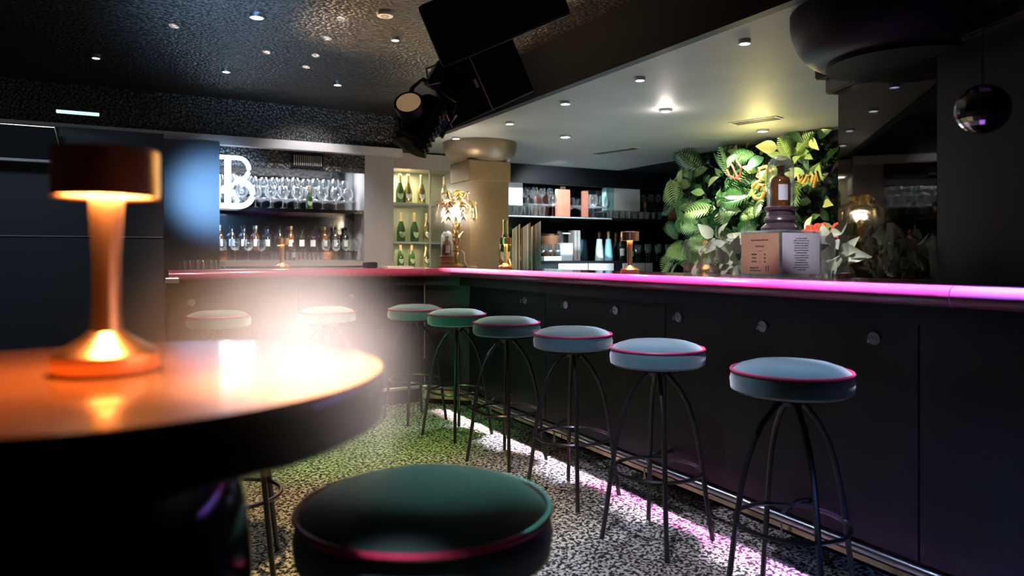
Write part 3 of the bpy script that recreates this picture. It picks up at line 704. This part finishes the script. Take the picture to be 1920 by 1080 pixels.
lamp('AREA', 'niche_light_low', (nx0+0.2, 7.05, 1.34-0.02), (1.0, 0.96, 0.75), 1.2, (nx0+0.2, 7.1, 0), 0.3, size_y=0.1)
lamp('AREA', 'niche_light_mid', (nx0+0.2, 7.05, 1.72), (1.0, 0.96, 0.75), 1.2, (nx0+0.2, 7.1, 0), 0.3, size_y=0.1)
nb = [(750, 1.756, 'champagne', 'dark green champagne bottle on the top niche shelf beside the grey pillar'), (765, 1.756, 'gold', 'golden bottle second from the left on the top niche shelf'), (790, 1.756, 'gold', 'pale gold champagne bottle on the top niche shelf, right side'),
      (752, 1.358, 'champagne', 'leftmost green champagne bottle on the middle niche shelf'), (777, 1.358, 'champagne', 'tall dark champagne bottle with shield label on the middle niche shelf'), (800, 1.358, 'gold', 'pale bottle at the right of the middle niche shelf'),
      (751, 1.101, 'green', 'green bottle with copper foil, left of the bottom niche shelf'), (772, 1.101, 'green', 'green bottle with copper foil, middle of the bottom niche shelf'), (799, 1.101, 'gold', 'gold-necked bottle at the right of the bottom niche shelf'),
      (833, 1.756, 'gold', 'bottle behind the niche glass above the palm lamp')]
for u, z, k, lab in nb:
    y = 7.08; bottle(k, lab, (onY(u, y)[0], y, z), random.uniform(-.2, .2), 'champagne bottles in the niche', 0.98 if z > 1.7 else (0.98 if z > 1.2 else 0.78))

# right back shelves --------------------------------------------------
RS = 1.69; RB = 1.15; RY = 7.70
xa, xb = onY(930, 7.35)[0], onY(1300, 7.35)[0]
t = thing('back_bar_shelves', 'dark back bar shelf unit with boxes and glasses between column and plants', 'shelf unit', (xa, RY, 0))
Rw = xb-xa
obj('shelf', B(0, Rw, -0.33, -0.005, RS-0.03, RS), M['black_gloss'], t)
obj('shelf_glass_edge', B(0, Rw*0.55, -0.338, -0.33, RS-0.018, RS-0.004), M['frost'], t)
obj('glass_shelf', B(0, Rw, -0.16, -0.005, RS+0.145, RS+0.155), M['acrylic'], t)
obj('worktop', B(0, Rw, -0.38, -0.005, RB-0.03, RB), M['black_gloss'], t)
obj('mirror_back', B(0, Rw, -0.004, 0.0, RB, RS+0.45), M['shelf_mirror'], t)
for u0, u1 in ((1046, 1100), (1103, 1149), (1167, 1208), (1210, 1222)):
    a0, a1 = onY(u0, 7.34)[0], onY(u1, 7.34)[0]
    obj('cabinet_door', B(a0-xa, a1-xa, -0.38, -0.36, 0.3, RB-0.032, 0.002), M['boxgrey'], t)
obj('cabinet_body', B(0, Rw, -0.36, -0.005, 0.1, RB-0.032), M['black'], t)
a0, a1 = onY(1052, 7.32)[0], onY(1097, 7.32)[0]
tag(obj('price_display', B(a0, a1, 7.30, 7.318, 1.0, 1.085, 0.002), mat('lit_display', (0.8, 0.9, 0.9), 0.5, emit=(0.8, 0.95, 1.0), estr=0.6), None), 'small lit white panel low on the grey cabinet behind the bar', 'display')
def board(u0, u1, z, h, m, label, cat='board', nm='display_board', y=7.42, d=0.05):
    a, b = onY(u0, y)[0], onY(u1, y)[0]
    return tag(obj(nm, B(a, b, y, y+d, z+0.001, z+h, 0.003), m, None), label, cat)
def sz(v, u, y=7.42): return onY(u, y, v).z
board(1045, 1069, RS, 0.335, M['salmon'], 'salmon pink board on the shelf just left of the dark gap')
tag(obj('small_card', B(*[onY(1054, 7.42)[0], onY(1062, 7.42)[0]], 7.44, 7.46, RS+0.336, RS+0.37), M['white'], None), 'tiny white card on top of a salmon board', 'card')
board(1094, 1103, RS, 0.33, M['salmon'], 'narrow salmon pink board just right of the dark gap')
board(1257, 1275, RS-0.02, 0.32, M['salmon'], 'salmon pink board at the right end near the plants')
o = board(940, 980, RS+0.12, 0.31, M['white'], 'large white box standing over tumblers next to the bronze column', 'box', 'white_box', 7.46, 0.12)
o = board(1152, 1200, RS+0.10, 0.29, mat('grey_carton', (0.60, 0.60, 0.58), 0.6, bump=0.3, nscale=12), 'pale grey box with a creased front on the right shelf', 'box', 'grey_box', 7.45, 0.14)
board(1137, 1151, RS+0.10, 0.29, mat('teal_carton', (0.22, 0.42, 0.42), 0.6), 'teal box side against the pale grey box', 'box', 'teal_box', 7.45, 0.1)
# legs for the boxes: a low riser shelf
t = thing('shelf_riser', 'low glass riser shelf carrying the big white box', 'shelf', (0, 0, 0))
obj('riser_plate', B(onY(938, 7.5)[0], onY(984, 7.5)[0], 7.46, 7.66, RS+0.108, RS+0.119), M['acrylic'], t); obj('riser_leg', B(onY(938, 7.5)[0], onY(938, 7.5)[0]+0.01, 7.46, 7.66, RS, RS+0.108), M['acrylic'], t)
t = thing('shelf_riser', 'low glass riser shelf carrying the grey and teal boxes', 'shelf', (0, 0, 0))
obj('riser_plate', B(onY(1132, 7.5)[0], onY(1203, 7.5)[0], 7.44, 7.66, RS+0.088, RS+0.099), M['acrylic'], t); obj('riser_leg', B(onY(1203, 7.5)[0], onY(1203, 7.5)[0]+0.01, 7.44, 7.66, RS, RS+0.088), M['acrylic'], t)
row('tumbler', TUMBLER, 'glass', 'tumbler under the large white shelf box', 'tumblers under the white box', [(onY(946+i*14, 7.41)[0], 7.41) for i in range(6)], RS+0.001, 1.15)
row('wine_glass', WINE, 'glass', 'wine glass between white box and salmon board', 'wine glasses left of the salmon board', [(onY(988+i*14.5, 7.58)[0], 7.58) for i in range(4)], RS+0.156, 1.0)
row('wine_glass', WINE, 'glass', 'tall stemmed glass just left of the wide salmon board', 'stemmed glasses by the wide salmon board', [(onY(1036, 7.44)[0], 7.44)], RS+0.001, 1.35)
row('wine_glass', WINE, 'glass', 'wine glass right of the narrow salmon board', 'glasses right of the narrow salmon board', [(onY(1112+i*19, 7.44)[0], 7.44) for i in range(2)], RS+0.001, 1.35)
row('tumbler', TUMBLER, 'glass', 'small clear glass under the grey box', 'small glasses under the grey box', [(onY(1143+i*11.8, 7.41)[0], 7.41) for i in range(9)], RS+0.001, 0.95)
row('wine_glass', WINE, 'glass', 'wine glass in the dark right of the grey box', 'wine glasses right of the grey box', [(onY(1206+i*14, 7.58)[0], 7.58) for i in range(4)], RS+0.156, 0.95)
# lower back counter
row('flute', FLUTE, 'glass', 'champagne flute in the row behind the copper lamp', 'flutes on the back counter', [(onY(1193+i*9.6, 7.42)[0], 7.42+0.05*(i % 2)) for i in range(8)], RB+0.001, 1.0)
row('wine_glass', WINE, 'glass', 'wine glass on the back counter behind the menus', 'wine glasses behind the menus', [(onY(1044-i*14, 7.42)[0], 7.42) for i in range(3)], RB+0.001, 1.0)
x = onY(1125, 7.42)[0]
for u, m, lab in ((1124, M['frost'], 'stack of clear frosted plastic cups on the back counter'), (1141, M['frost_blue'], 'stack of bluish frosted plastic cups under a champagne neck')):
    x = onY(u, 7.42)[0]
    t = thing('cup_stack', lab, 'cups', (x, 7.42, RB+0.001))
    for k in range(5): obj('cup', LA([(0.058-0.0045*k, 0.0+k*0.028), (0.046-0.003*k, 0.16+k*0.028), (0.0, 0.16+k*0.028)], 20, False), m, t, True)
bottle('champagne', 'champagne bottle rising behind the bluish cup stack', (onY(1141, 7.6)[0], 7.6, RB+0.001), 0, None, 1.22)
bottle('green', 'champagne bottle with gold neck just behind the copper lamp on the right bar', (onY(1181, 6.9)[0], 6.9, RB-0.2), 0, None, 1.5) if False else None
bottle('dark', 'tall dark bottle left of the copper lamp on the right bar', (onY(1164, 7.55)[0], 7.55, RB+0.001), 0, None, 1.25)
bottle('green', 'bottle with copper foil neck rising behind the copper lamp', (onY(1181, 7.55)[0], 7.55, RB+0.001), 0, None, 1.2)
# espresso machine
x0_, x1_ = onY(1053, 7.4)[0], onY(1076, 7.4)[0]
t = thing('water_tower', 'white and steel dispenser with tap on the back counter', 'dispenser', (x0_, 7.42, RB))
obj('body', B(0, x1_-x0_, 0, 0.15, 0, 0.22, 0.006), M['frost'], t)
obj('tap', TU([(0.01, -0.01, 0.20), (0.01, -0.01, 0.34), (0.13, -0.01, 0.34)], 0.012, 8), M['steel'], t, True)
t = thing('tall_cabinet', 'dark grey upright box behind the dispenser', 'cabinet', (onY(1077, 7.5)[0], 7.5, RB))
obj('body', B(0, 0.09, 0, 0.14, 0, 0.38, 0.004), M['boxgrey'], t); obj('door_gap', B(0.04, 0.045, -0.003, 0, 0.01, 0.37), M['black'], t)
tag(obj('storage_tray', B(onY(1018, 7.36)[0], onY(1050, 7.36)[0], 7.33, 7.4, RB+0.001, RB+0.055, 0.004), mat('aqua_tray', (0.55, 0.78, 0.76), 0.4), None), 'pale aqua tray on the back counter right of the menus', 'tray')
t = thing('wooden_bucket', 'brown tapered wooden bucket on the back counter', 'bucket', (onY(1031, 7.56)[0], 7.56, RB+0.001))
obj('bucket_body', LA([(0, 0), (0.07, 0), (0.12, 0.32), (0.11, 0.32), (0.06, 0.02)], 20, False), M['brownwood'], t, True)
obj('rim_band', LA([(0.121, 0.31), (0.124, 0.31), (0.124, 0.33), (0.121, 0.33)], 20, False), M['brass'], t, True)

# things on the right bar -------------------------------------------------
bx, by = onX(948, 2.72); bottle('gold', 'gold champagne bottle behind the copper lamp beside the menus', (bx, by, TZ+0.001), -0.6, None, 1.25)
mp_cols = [mat('menu_beige', (0.66, 0.52, 0.38), 0.5), mat('menu_brown', (0.26, 0.15, 0.09), 0.5), mat('menu_cream', (0.80, 0.75, 0.66), 0.5), mat('menu_grey', (0.50, 0.50, 0.54), 0.5)]
for i, (u0, u1, lab) in enumerate(((960, 976, 'leftmost of the three slant-topped menu bundles on the bar'), (977, 995, 'middle one of the three slant-topped menu bundles on the bar'), (996, 1014, 'rightmost of the three slant-topped menu bundles on the bar'))):
    a = onX(u0, 2.52)
    t = thing('menu_bundle', lab, 'menu', (a[0], a[1], TZ+0.001), -YAW, 'upright menu bundles')
    wpx = (u1-u0)*5.15/F
    for k in range(5):
        wk = wpx/5
        h0 = 0.285+0.045*k/5+0.005*i; h1 = 0.285+0.045*(k+1)/5+0.005*i
        obj('menu_board', extrude_xz([(k*wk+0.001, 0), ((k+1)*wk-0.002, 0), ((k+1)*wk-0.002, h1), (k*wk+0.001, h0)], 0.11+0.01*(k % 2)), mp_cols[(k*3+i) % 4], t)

def cloche(loc, rz, s, label, wood, tall):
    t = thing('bottle_cloche', label, 'glass dome', loc, rz); t.scale = (s,)*3
    obj('turned_base', LA([(0, 0), (0.074, 0), (0.076, 0.012), (0.066, 0.022), (0.058, 0.030), (0.066, 0.042), (0.063, 0.054), (0.055, 0.060), (0.055, 0.078), (0.063, 0.084), (0.064, 0.094), (0.056, 0.098), (0, 0.098)], 48), wood, t, True)
    pr = [(0.052, 0.098), (0.052, 0.25)]+[(0.052*math.cos(a), 0.25+0.055*math.sin(a)) for a in [PI/2*k/8 for k in range(1, 9)]]
    obj('glass_dome', LA(pr+[], 40, False), M['dome'], t, True)
    b = obj('bottle_body', LA([(0, 0.10), (0.036, 0.10), (0.038, 0.105), (0.038, 0.195), (0.034, 0.212), (0.018, 0.224), (0.013, 0.23), (0.012, 0.25), (0.016, 0.253), (0.016, 0.262), (0, 0.262)], 32), M['amber'], t, True)
    bm = bmesh.new(); cols = []
    for i in range(9):
        a = -0.2+1.0*i/8
        cols.append([bm.verts.new((0.0387*math.sin(a), -0.0387*math.cos(a), z)) for z in (0.122, 0.185)])
    for c1, c2 in zip(cols, cols[1:]): bm.faces.new((c1[0], c2[0], c2[1], c1[1]))
    obj('bottle_label', bm, M['white'], b)
    return t
# acrylic cube with signs
pc = onX(1459, 2.57); cl = (pc[0]+0.015, pc[1])
th = -math.atan2(cl[0], cl[1])+math.radians(46)
Zc = SN*cl[0]+CS*cl[1]
side = 71*Zc/F/math.cos(math.radians(45))
t = thing('sign_cube', 'clear acrylic cube with a brown and a white printed card on the bar', 'display cube', (cl[0], cl[1], TZ+0.001), th)
hc = 0.205; hs = side/2
for nm, b_ in (('acrylic_wall', (-hs, hs, -hs, -hs+0.005)), ('acrylic_wall', (-hs, hs, hs-0.005, hs)), ('acrylic_wall', (-hs, -hs+0.005, -hs+0.005, hs-0.005)), ('acrylic_wall', (hs-0.005, hs, -hs+0.005, hs-0.005))):
    obj(nm, B(*b_, 0.006, hc-0.006), M['acrylic'], t)
obj('acrylic_top', B(-hs, hs, -hs, hs, hc-0.006, hc), M['acrylic'], t)
obj('acrylic_bottom', B(-hs, hs, -hs, hs, 0, 0.006), M['acrylic'], t)
# the two faces towards the room: -x side (left in view) and -y side (right in view)
cr = obj('price_card', B(-hs-0.0015, -hs-0.0005, -hs+0.013, hs-0.006, 0.016, hc-0.012), M['kraft'], t)
tr = (PI/2, 0, -PI/2)
def ct(s, size, y, z, al='CENTER', sp=1.0):
    text('print', s, size, M['ink'], cr, (-hs-0.002, y, z), tr, 0.0002, al, 0.0002, 0, sp)
ct('BLACK FOREST DISTILLERS', 0.0085, 0.002, 0.163); ct('SLOTH GIN', 0.010, 0.002, 0.136)
ct('--------', 0.009, 0.0, 0.117)
for k, (a, b) in enumerate((('AROMA', '4cl'), ('TASTE', '5cl'), ('NOTES', '6cl'))):
    ct(a, 0.0095, 0.035, 0.101-k*0.016); ct(b, 0.0095, -0.028, 0.101-k*0.016); ct('-----', 0.006, 0.003, 0.101-k*0.016)
ct('PRODUCT OF', 0.0085, 0.06, 0.042, 'LEFT'); ct('SCHWARZWALD', 0.0085, 0.06, 0.030, 'LEFT')
for y in (-0.035, -0.048):
    obj('arrow', B(-hs-0.0022, -hs-0.0016, y-0.0012, y+0.0012, 0.025, 0.048), M['ink'], cr)
    bm = bmesh.new(); vs = [bm.verts.new((-hs-0.0022, yy, z)) for yy, z in ((y-0.004, 0.046), (y+0.004, 0.046), (y, 0.054))]; bm.faces.new(vs); obj('arrow_head', bm, M['ink'], cr)
wc = obj('text_card', B(-hs+0.006, hs-0.014, -hs-0.0015, -hs-0.0005, 0.016, hc-0.012), M['white'], t)
lines = ['SLOTH GIN, A LIQUEUR', 'CAREFULLY DISTILLED IN A SMALL', 'POT, MADE BY HAND WITH THE', 'FINEST PLANTS AND BERRIES', 'COLLECTED, TWO STEPS OF', 'STILL AND THE WILD JUNIPER', 'OF THE BLACK FOREST', 'AND SET IT IN PREMIUMS THAT', 'A LIQUEUR CAN BE BOTTLED', 'THE ORIGINAL AND', 'CUSTOMERS PRODUCED IN', 'INSTRUMENT FALLING FROM', 'BAND AND SCHWARZWALD BY', 'A STIRRING DRINK']
for k, s in enumerate(lines):
    text('print', s, 0.0062, M['ink'], wc, (-0.004, -hs-0.002, 0.170-k*0.0104), (PI/2, 0, 0), 0.0002)
cloche((cl[0], cl[1], TZ+0.001+hc+0.001), -math.atan2(cl[0], cl[1]), 1.10, 'tall glass dome over an amber bottle on dark turned base, on the acrylic cube', M['wood'], True)
# small cloche by the palm lamp
q = atD(838, 0, 5.95); cloche((q.x, q.y, TZ+0.001), -YAW, 0.98, 'glass dome over an amber bottle on brown base beside the palm lamp', M['brownwood'], True)

# clear screen on the bar before the plants
y0 = onX(1281, 2.78)[1]; y1 = onX(1590, 2.78)[1]
t = thing('acrylic_screen', 'low clear acrylic screen with rounded corner on the bar before the plants', 'screen', (2.78, 0, TZ+0.001))
bm = bmesh.new()
hh = 0.185; R = 0.03
pts = [(y1, 0), (y0, 0), (y0, hh-R)]+[(y0-R+R*math.cos(a), hh-R+R*math.sin(a)) for a in [PI/2*k/5 for k in range(1, 6)]]+[(y1, hh)]
va = [bm.verts.new((0, y, z)) for y, z in pts]; vb = [bm.verts.new((0.006, y, z)) for y, z in pts]
bm.faces.new(va); bm.faces.new(vb)
for i in range(len(pts)): j = (i+1) % len(pts); bm.faces.new((va[i], va[j], vb[j], vb[i]))
obj('screen_pane', bm, M['acrylic'], t)
obj('screen_foot', B(-0.01, 0.016, y0-0.25, y0-0.2, 0, 0.012), M['acrylic'], t)
obj('screen_foot', B(-0.01, 0.016, y1+0.2, y1+0.25, 0, 0.012), M['acrylic'], t)

# ------------------------------------------------------------------ palm lamp
def palm(loc, rz, label):
    t = thing('palm_lamp', label, 'lamp', loc, rz)
    obj('foot', LA([(0, 0), (0.085, 0), (0.088, 0.008), (0.055, 0.018), (0.030, 0.035), (0.022, 0.09), (0.026, 0.125), (0.055, 0.135), (0.055, 0.148), (0.02, 0.152), (0, 0.152)], 32), M['gold'], t, True)
    obj('trunk', LA([(0.016, 0.15), (0.020, 0.25), (0.026, 0.33), (0.034, 0.40), (0.02, 0.44), (0, 0.44)], 16), M['gold'], t, True)
    # pointed husks on the trunk
    for lv in range(4):
        for k in range(6):
            a = 2*PI*k/6+lv*0.5; z = 0.17+lv*0.065
            bm = bmesh.new(); n = 6; rows = []
            for i in range(n+1):
                s = i/n; r = 0.018+0.045*s*s+lv*0.003; w = 0.013*math.sin(PI*min(1, s*0.9+0.1))
                c = Vector((r*math.cos(a), r*math.sin(a), z+0.075*s)); tn = Vector((-math.sin(a), math.cos(a), 0))
                rows.append((bm.verts.new(c-tn*w), bm.verts.new(c+tn*w)))
            for p1, p2 in zip(rows, rows[1:]): bm.faces.new((p1[0], p1[1], p2[1], p2[0]))
            obj('husk', bm, M['gold'], t, True)
    # drooping fronds with slit leaflets
    def frond(a, reach, rise, drop):
        bm = bmesh.new(); N = 11
        cs = []
        for i in range(N+1):
            s = i/N
            r = 0.01+reach*math.sin(s*PI*0.5); z = 0.42+rise*math.sin(s*PI*0.62)-drop*s*s*s
            cs.append(Vector((r*math.cos(a), r*math.sin(a), z)))
        tn = Vector((-math.sin(a), math.cos(a), 0))
        tube(bm, cs, 0.0035, 5)
        for i in range(2, N+1):
            s = i/N; L = 0.055*math.sin(PI*(0.15+0.75*s))+0.012
            d = (cs[i]-cs[i-1]).normalized()
            for sg in (-1, 1):
                b0 = cs[i]; tip = b0+tn*sg*L*0.8+d*L*0.55+Vector((0, 0, -L*0.55)); w = d*0.010
                v = [bm.verts.new(b0-w), bm.verts.new(b0+w), bm.verts.new((b0+tip)/2+w*1.1+Vector((0, 0, 0.004))), bm.verts.new(tip), bm.verts.new((b0+tip)/2-w*1.1+Vector((0, 0, 0.004)))]
                bm.faces.new(v)
        return bm
    for k in range(9): obj('frond', frond(2*PI*k/9+0.2, 0.165+0.02*(k % 2), 0.20, 0.19), M['gold'], t, True)
    for k in range(5): obj('frond', frond(2*PI*k/5, 0.09, 0.27, 0.12), M['gold'], t, True)
    for k in range(3):
        bm = bmesh.new(); bmesh.ops.create_uvsphere(bm, u_segments=16, v_segments=10, radius=0.022)
        a = 2*PI*k/3+0.4
        obj('light_bulb', bm, M['bulb'], t, True, (0.055*math.cos(a), 0.055*math.sin(a), 0.49))
    lamp('POINT', 'palm_glow', Vector(loc)+Vector((0, 0, 0.47)), (1.0, 0.86, 0.64), 85, None, 0.05)
    obj('cable', TU([(0.04, -0.02, 0.15), (0.07, -0.06, 0.12), (0.075, -0.08, 0.05), (0.10, -0.09, 0.006), (0.18, -0.06, 0.004)], 0.003, 6), M['label'], t, True)
q = atD(856, 0, 6.2); palm((q.x, q.y, TZ+0.001), -YAW, 'brass palm tree lamp glaring on the bar corner before the column')

# ------------------------------------------------------------------ green wall
gw = thing('plant_wall', 'dense wall of green leaves and ferns behind the bar on the right', 'plants', (5.35, 0, 0))
def leaf_mesh(L, Wd, tipdrop, n=6):
    bm = bmesh.new(); rows = []
    for i in range(n+1):
        s = i/n; w = Wd*math.sin(PI*(s**0.75))*0.5 if 0 < s < 1 else 0
        z = -tipdrop*s*s*L; y = L*s
        if w == 0: rows.append((bm.verts.new((0, y, z)),))
        else: rows.append((bm.verts.new((-w, y, z+w*0.35)), bm.verts.new((0, y, z)), bm.verts.new((w, y, z+w*0.35))))
    for a, b in zip(rows, rows[1:]):
        if len(a) == 1: bm.faces.new((a[0], b[1], b[0])); bm.faces.new((a[0], b[2], b[1]))
        elif len(b) == 1: bm.faces.new((a[0], a[1], b[0])); bm.faces.new((a[1], a[2], b[0]))
        else: bm.faces.new((a[0], a[1], b[1], b[0])); bm.faces.new((a[1], a[2], b[2], b[1]))
    me = bpy.data.meshes.new('leaf'); bm.to_mesh(me); bm.free()
    for p in me.polygons: p.use_smooth = True
    return me
def frond_mesh(L, n=12, w=0.45):
    bm = bmesh.new()
    for i in range(n):
        s = (i+1)/n; y = L*s; l = L*w*math.sin(PI*(0.12+0.8*s)); z = -0.3*L*s*s
        for sg in (-1, 1):
            a = bm.verts.new((0, y-0.006, z)); b = bm.verts.new((0, y+0.008, z)); c = bm.verts.new((sg*l*0.5, y+l*0.35+0.007, z+0.01)); d_ = bm.verts.new((sg*l, y+l*0.6, z-0.015)); e = bm.verts.new((sg*l*0.5, y+l*0.22, z+0.01))
            bm.faces.new((a, b, c, d_, e) if sg > 0 else (a, e, d_, c, b))
    tube(bm, [(0, L*k/5, -0.3*L*(k/5)**2) for k in range(6)], 0.003, 4)
    me = bpy.data.meshes.new('fern_frond'); bm.to_mesh(me); bm.free(); return me
leaves = []
for (L, Wd, td) in ((0.14, 0.08, 0.25), (0.11, 0.065, 0.4), (0.22, 0.07, 0.35), (0.19, 0.12, 0.15)):
    for m in LEAF:
        me = leaf_mesh(L, Wd, td); me.materials.append(m); leaves.append(me)
fr = []
for L in (0.20, 0.28):
    for m in LEAF[:3]:
        me = frond_mesh(L); me.materials.append(m); fr.append(me)
def put_leaf(me, nm, x, y, z, parent, tilt=None, ang=None, roll=None):
    o = bpy.data.objects.new(nm, me); COL.objects.link(o); o.parent = parent
    # grows out of the wall (-x), then hangs or rises
    ang = random.uniform(0, 2*PI) if ang is None else ang
    tilt = random.uniform(0.15, 0.9) if tilt is None else tilt
    d = Vector((-math.sin(tilt), math.cos(ang)*math.cos(tilt), math.sin(ang)*math.cos(tilt))).normalized()
    n = Vector((-1, random.uniform(-.5, .5), random.uniform(-0.1, .9))).normalized()
    xax = d.cross(n).normalized(); n = xax.cross(d)
    mt = Matrix((xax, d, n)).transposed().to_4x4(); mt.translation = Vector((x, y, z)); o.matrix_local = mt
    return o
Ya, Yb = 3.98, 5.86
for i in range(290):
    y = random.uniform(Ya+0.02, Yb); z = random.uniform(0.95, 2.22)
    lit = random.random()
    bright = math.exp(-((y-4.75)**2)/0.25)  # leaves near the plant spot get paler colours, its light painted in
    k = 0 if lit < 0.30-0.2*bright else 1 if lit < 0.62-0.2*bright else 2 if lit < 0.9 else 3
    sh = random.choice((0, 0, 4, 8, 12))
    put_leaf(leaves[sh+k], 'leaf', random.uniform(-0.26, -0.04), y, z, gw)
for i in range(70):
    y = random.uniform(Ya+0.05, Yb-0.05); z = random.uniform(1.0, 2.15)
    put_leaf(random.choice(fr), 'fern_frond', random.uniform(-0.34, -0.15), y, z, gw)
# moss filling behind the leaves: uncountable
bm = bmesh.new()
for i in range(2600):
    y = random.uniform(Ya, Yb); z = random.uniform(0.9, 2.26); x = random.uniform(-0.09, -0.01); s = random.uniform(0.02, 0.05)
    p = Vector((x, y, z)); a = Vector([random.uniform(-1, 1) for _ in range(3)]).normalized()*s; b = Vector([random.uniform(-1, 1) for _ in range(3)]).normalized()*s*0.5
    bm.faces.new([bm.verts.new(p), bm.verts.new(p+a*0.5+b), bm.verts.new(p+a), bm.verts.new(p+a*0.5-b)])
o = obj('moss', bm, LEAF[0], gw); o['kind'] = 'stuff'
# pale plants behind the acrylic screen
def pale_plant(ua, ub, n, label):
    ya, yb = onX(ua, 2.9)[1], onX(ub, 2.9)[1]
    t = thing('potted_foliage', label, 'plant', ((2.95), (ya+yb)/2, 0.9))
    o = obj('planter_box', B(-0.06, 0.08, -abs(ya-yb)/2, abs(ya-yb)/2, -0.1, 0.16), M['boxgrey'], t)
    me = [leaf_mesh(0.11, 0.07, 0.4), leaf_mesh(0.08, 0.05, 0.2)]
    for m_ in me: m_.materials.append(LEAFWHITE)
    for i in range(n):
        put_leaf(random.choice(me), 'leaf', random.uniform(-0.05, 0.06), random.uniform(-1, 1)*abs(ya-yb)/2, random.uniform(0.15, 0.42), t)
pale_plant(1300, 1400, 60, 'silvery pale leaves behind the acrylic screen left of the cube')
pale_plant(1530, 1572, 34, 'silvery pale leaves behind the acrylic screen right of the cube')

# gold script sign on the plants, red trident, red letters
P5 = 4.93
t = thing('script_sign', 'gold script lettering mounted on the plant wall behind the glass dome', 'sign', (P5, 0, 0))
def arc(cx, cy, rx, ry, a0, a1, n=12): return [(cx+rx*math.cos(math.radians(a0+(a1-a0)*k/n)), cy+ry*math.sin(math.radians(a0+(a1-a0)*k/n))) for k in range(n+1)]
def px(u, v): p = onX(u, P5, v); return (0, p.y, p.z)
E = [(1448, 322), (1436, 312), (1424, 316), (1420, 330), (1430, 338), (1420, 341), (1411, 350), (1410, 362), (1416, 372), (1428, 372), (1434, 360), (1432, 348), (1424, 346), (1419, 354)]
obj('letter_e', TU([px(*q) for q in E], 0.016, 8), M['gold_letter'], t, True)
for L_ in ([(1497, 328), (1499, 340)], [(1500, 342), (1508, 330), (1504, 344)], [(1508, 342), (1514, 328), (1519, 330), (1517, 342)], [(1522, 342), (1527, 328)], [(1526, 352), (1533, 322), (1536, 340)]):
    obj('letter_stroke', TU([px(*q) for q in L_], 0.013, 8), M['gold_letter'], t, True)
t = thing('trident_sign', 'small red glowing trident on the dark left part of the plant wall', 'sign', (P5, 0, 0))
obj('prongs', TU([px(*q) for q in ((1363, 318), (1368, 330), (1378, 335), (1388, 328), (1390, 314), (1382, 302))], 0.009, 8), M['red_neon'], t, True)
obj('prong', TU([px(*q) for q in ((1372, 308), (1378, 322), (1384, 334))], 0.009, 8), M['red_neon'], t, True)
obj('shaft', TU([px(*q) for q in ((1379, 333), (1388, 337))], 0.009, 8), M['red_neon'], t, True)
p = onX(1552, P5, 434)
t = thing('red_neon_text', 'red glowing letters low on the plant wall next to the mirror edge', 'sign', (P5, p.y, p.z))
text('letters', '#SLO', 0.17, M['red_neon'], t, (0, 0.03, 0), (PI/2, 0, -PI/2), 0.01, 'CENTER', 0.003)
# wood block by the mirror
x, y = onX(1583, 2.7)
tag(obj('wooden_block', B(-0.02, 0.02, -0.02, 0.02, 0, 0.022, 0.002), M['skirt'], None, False, (x, y, TZ+0.001)), 'tiny wooden block on the bar at the foot of the smoked mirror', 'block')


# scatter volumes added to imitate glow around the brightest lights
def haze(label, loc, scale, dens, colr):
    hz = bpy.data.materials.new('glow_haze'); hz.use_nodes = True; t_ = hz.node_tree; t_.nodes.clear(); N = t_.nodes.new; Lk = t_.links.new
    vo = N('ShaderNodeOutputMaterial'); sc_ = N('ShaderNodeVolumeScatter')
    sc_.inputs['Color'].default_value = (*colr, 1); sc_.inputs['Anisotropy'].default_value = 0.2
    tc_ = N('ShaderNodeTexCoord'); ln = N('ShaderNodeVectorMath'); ln.operation = 'LENGTH'
    ns = N('ShaderNodeTexNoise'); ns.inputs['Scale'].default_value = 1.6; ns.inputs['Detail'].default_value = 2
    mr = N('ShaderNodeMapRange'); mr.inputs[3].default_value = 1.0; mr.inputs[4].default_value = 0.0; mr.interpolation_type = 'SMOOTHERSTEP'
    pw = N('ShaderNodeMath'); pw.operation = 'MULTIPLY'; m3 = N('ShaderNodeMath'); m3.operation = 'MULTIPLY'; m3.inputs[1].default_value = dens
    Lk(tc_.outputs['Object'], ln.inputs[0]); Lk(ln.outputs['Value'], mr.inputs[0]); Lk(tc_.outputs['Object'], ns.inputs['Vector'])
    Lk(mr.outputs[0], pw.inputs[0]); Lk(ns.outputs['Fac'], pw.inputs[1]); Lk(pw.outputs[0], m3.inputs[0])
    Lk(m3.outputs[0], sc_.inputs['Density']); Lk(sc_.outputs[0], vo.inputs['Volume'])
    bm = bmesh.new(); bmesh.ops.create_uvsphere(bm, u_segments=24, v_segments=14, radius=1.0)
    o = obj('haze', bm, hz, None, True); o.location = loc; o.scale = scale; o.rotation_euler = (0, 0, -YAW)
    tag(o, label, 'haze', None, 'stuff')
haze('haze volume added as bright glow over the right edge of the high table', atD(500, 712, 0.70), (0.18, 0.22, 0.17), 5.0, (1.0, 0.90, 0.84))
haze('haze volume added as warm glow around the brass palm lamp', atD(856, 385, 6.15), (0.34, 0.32, 0.34), 1.2, (1.0, 0.95, 0.9))
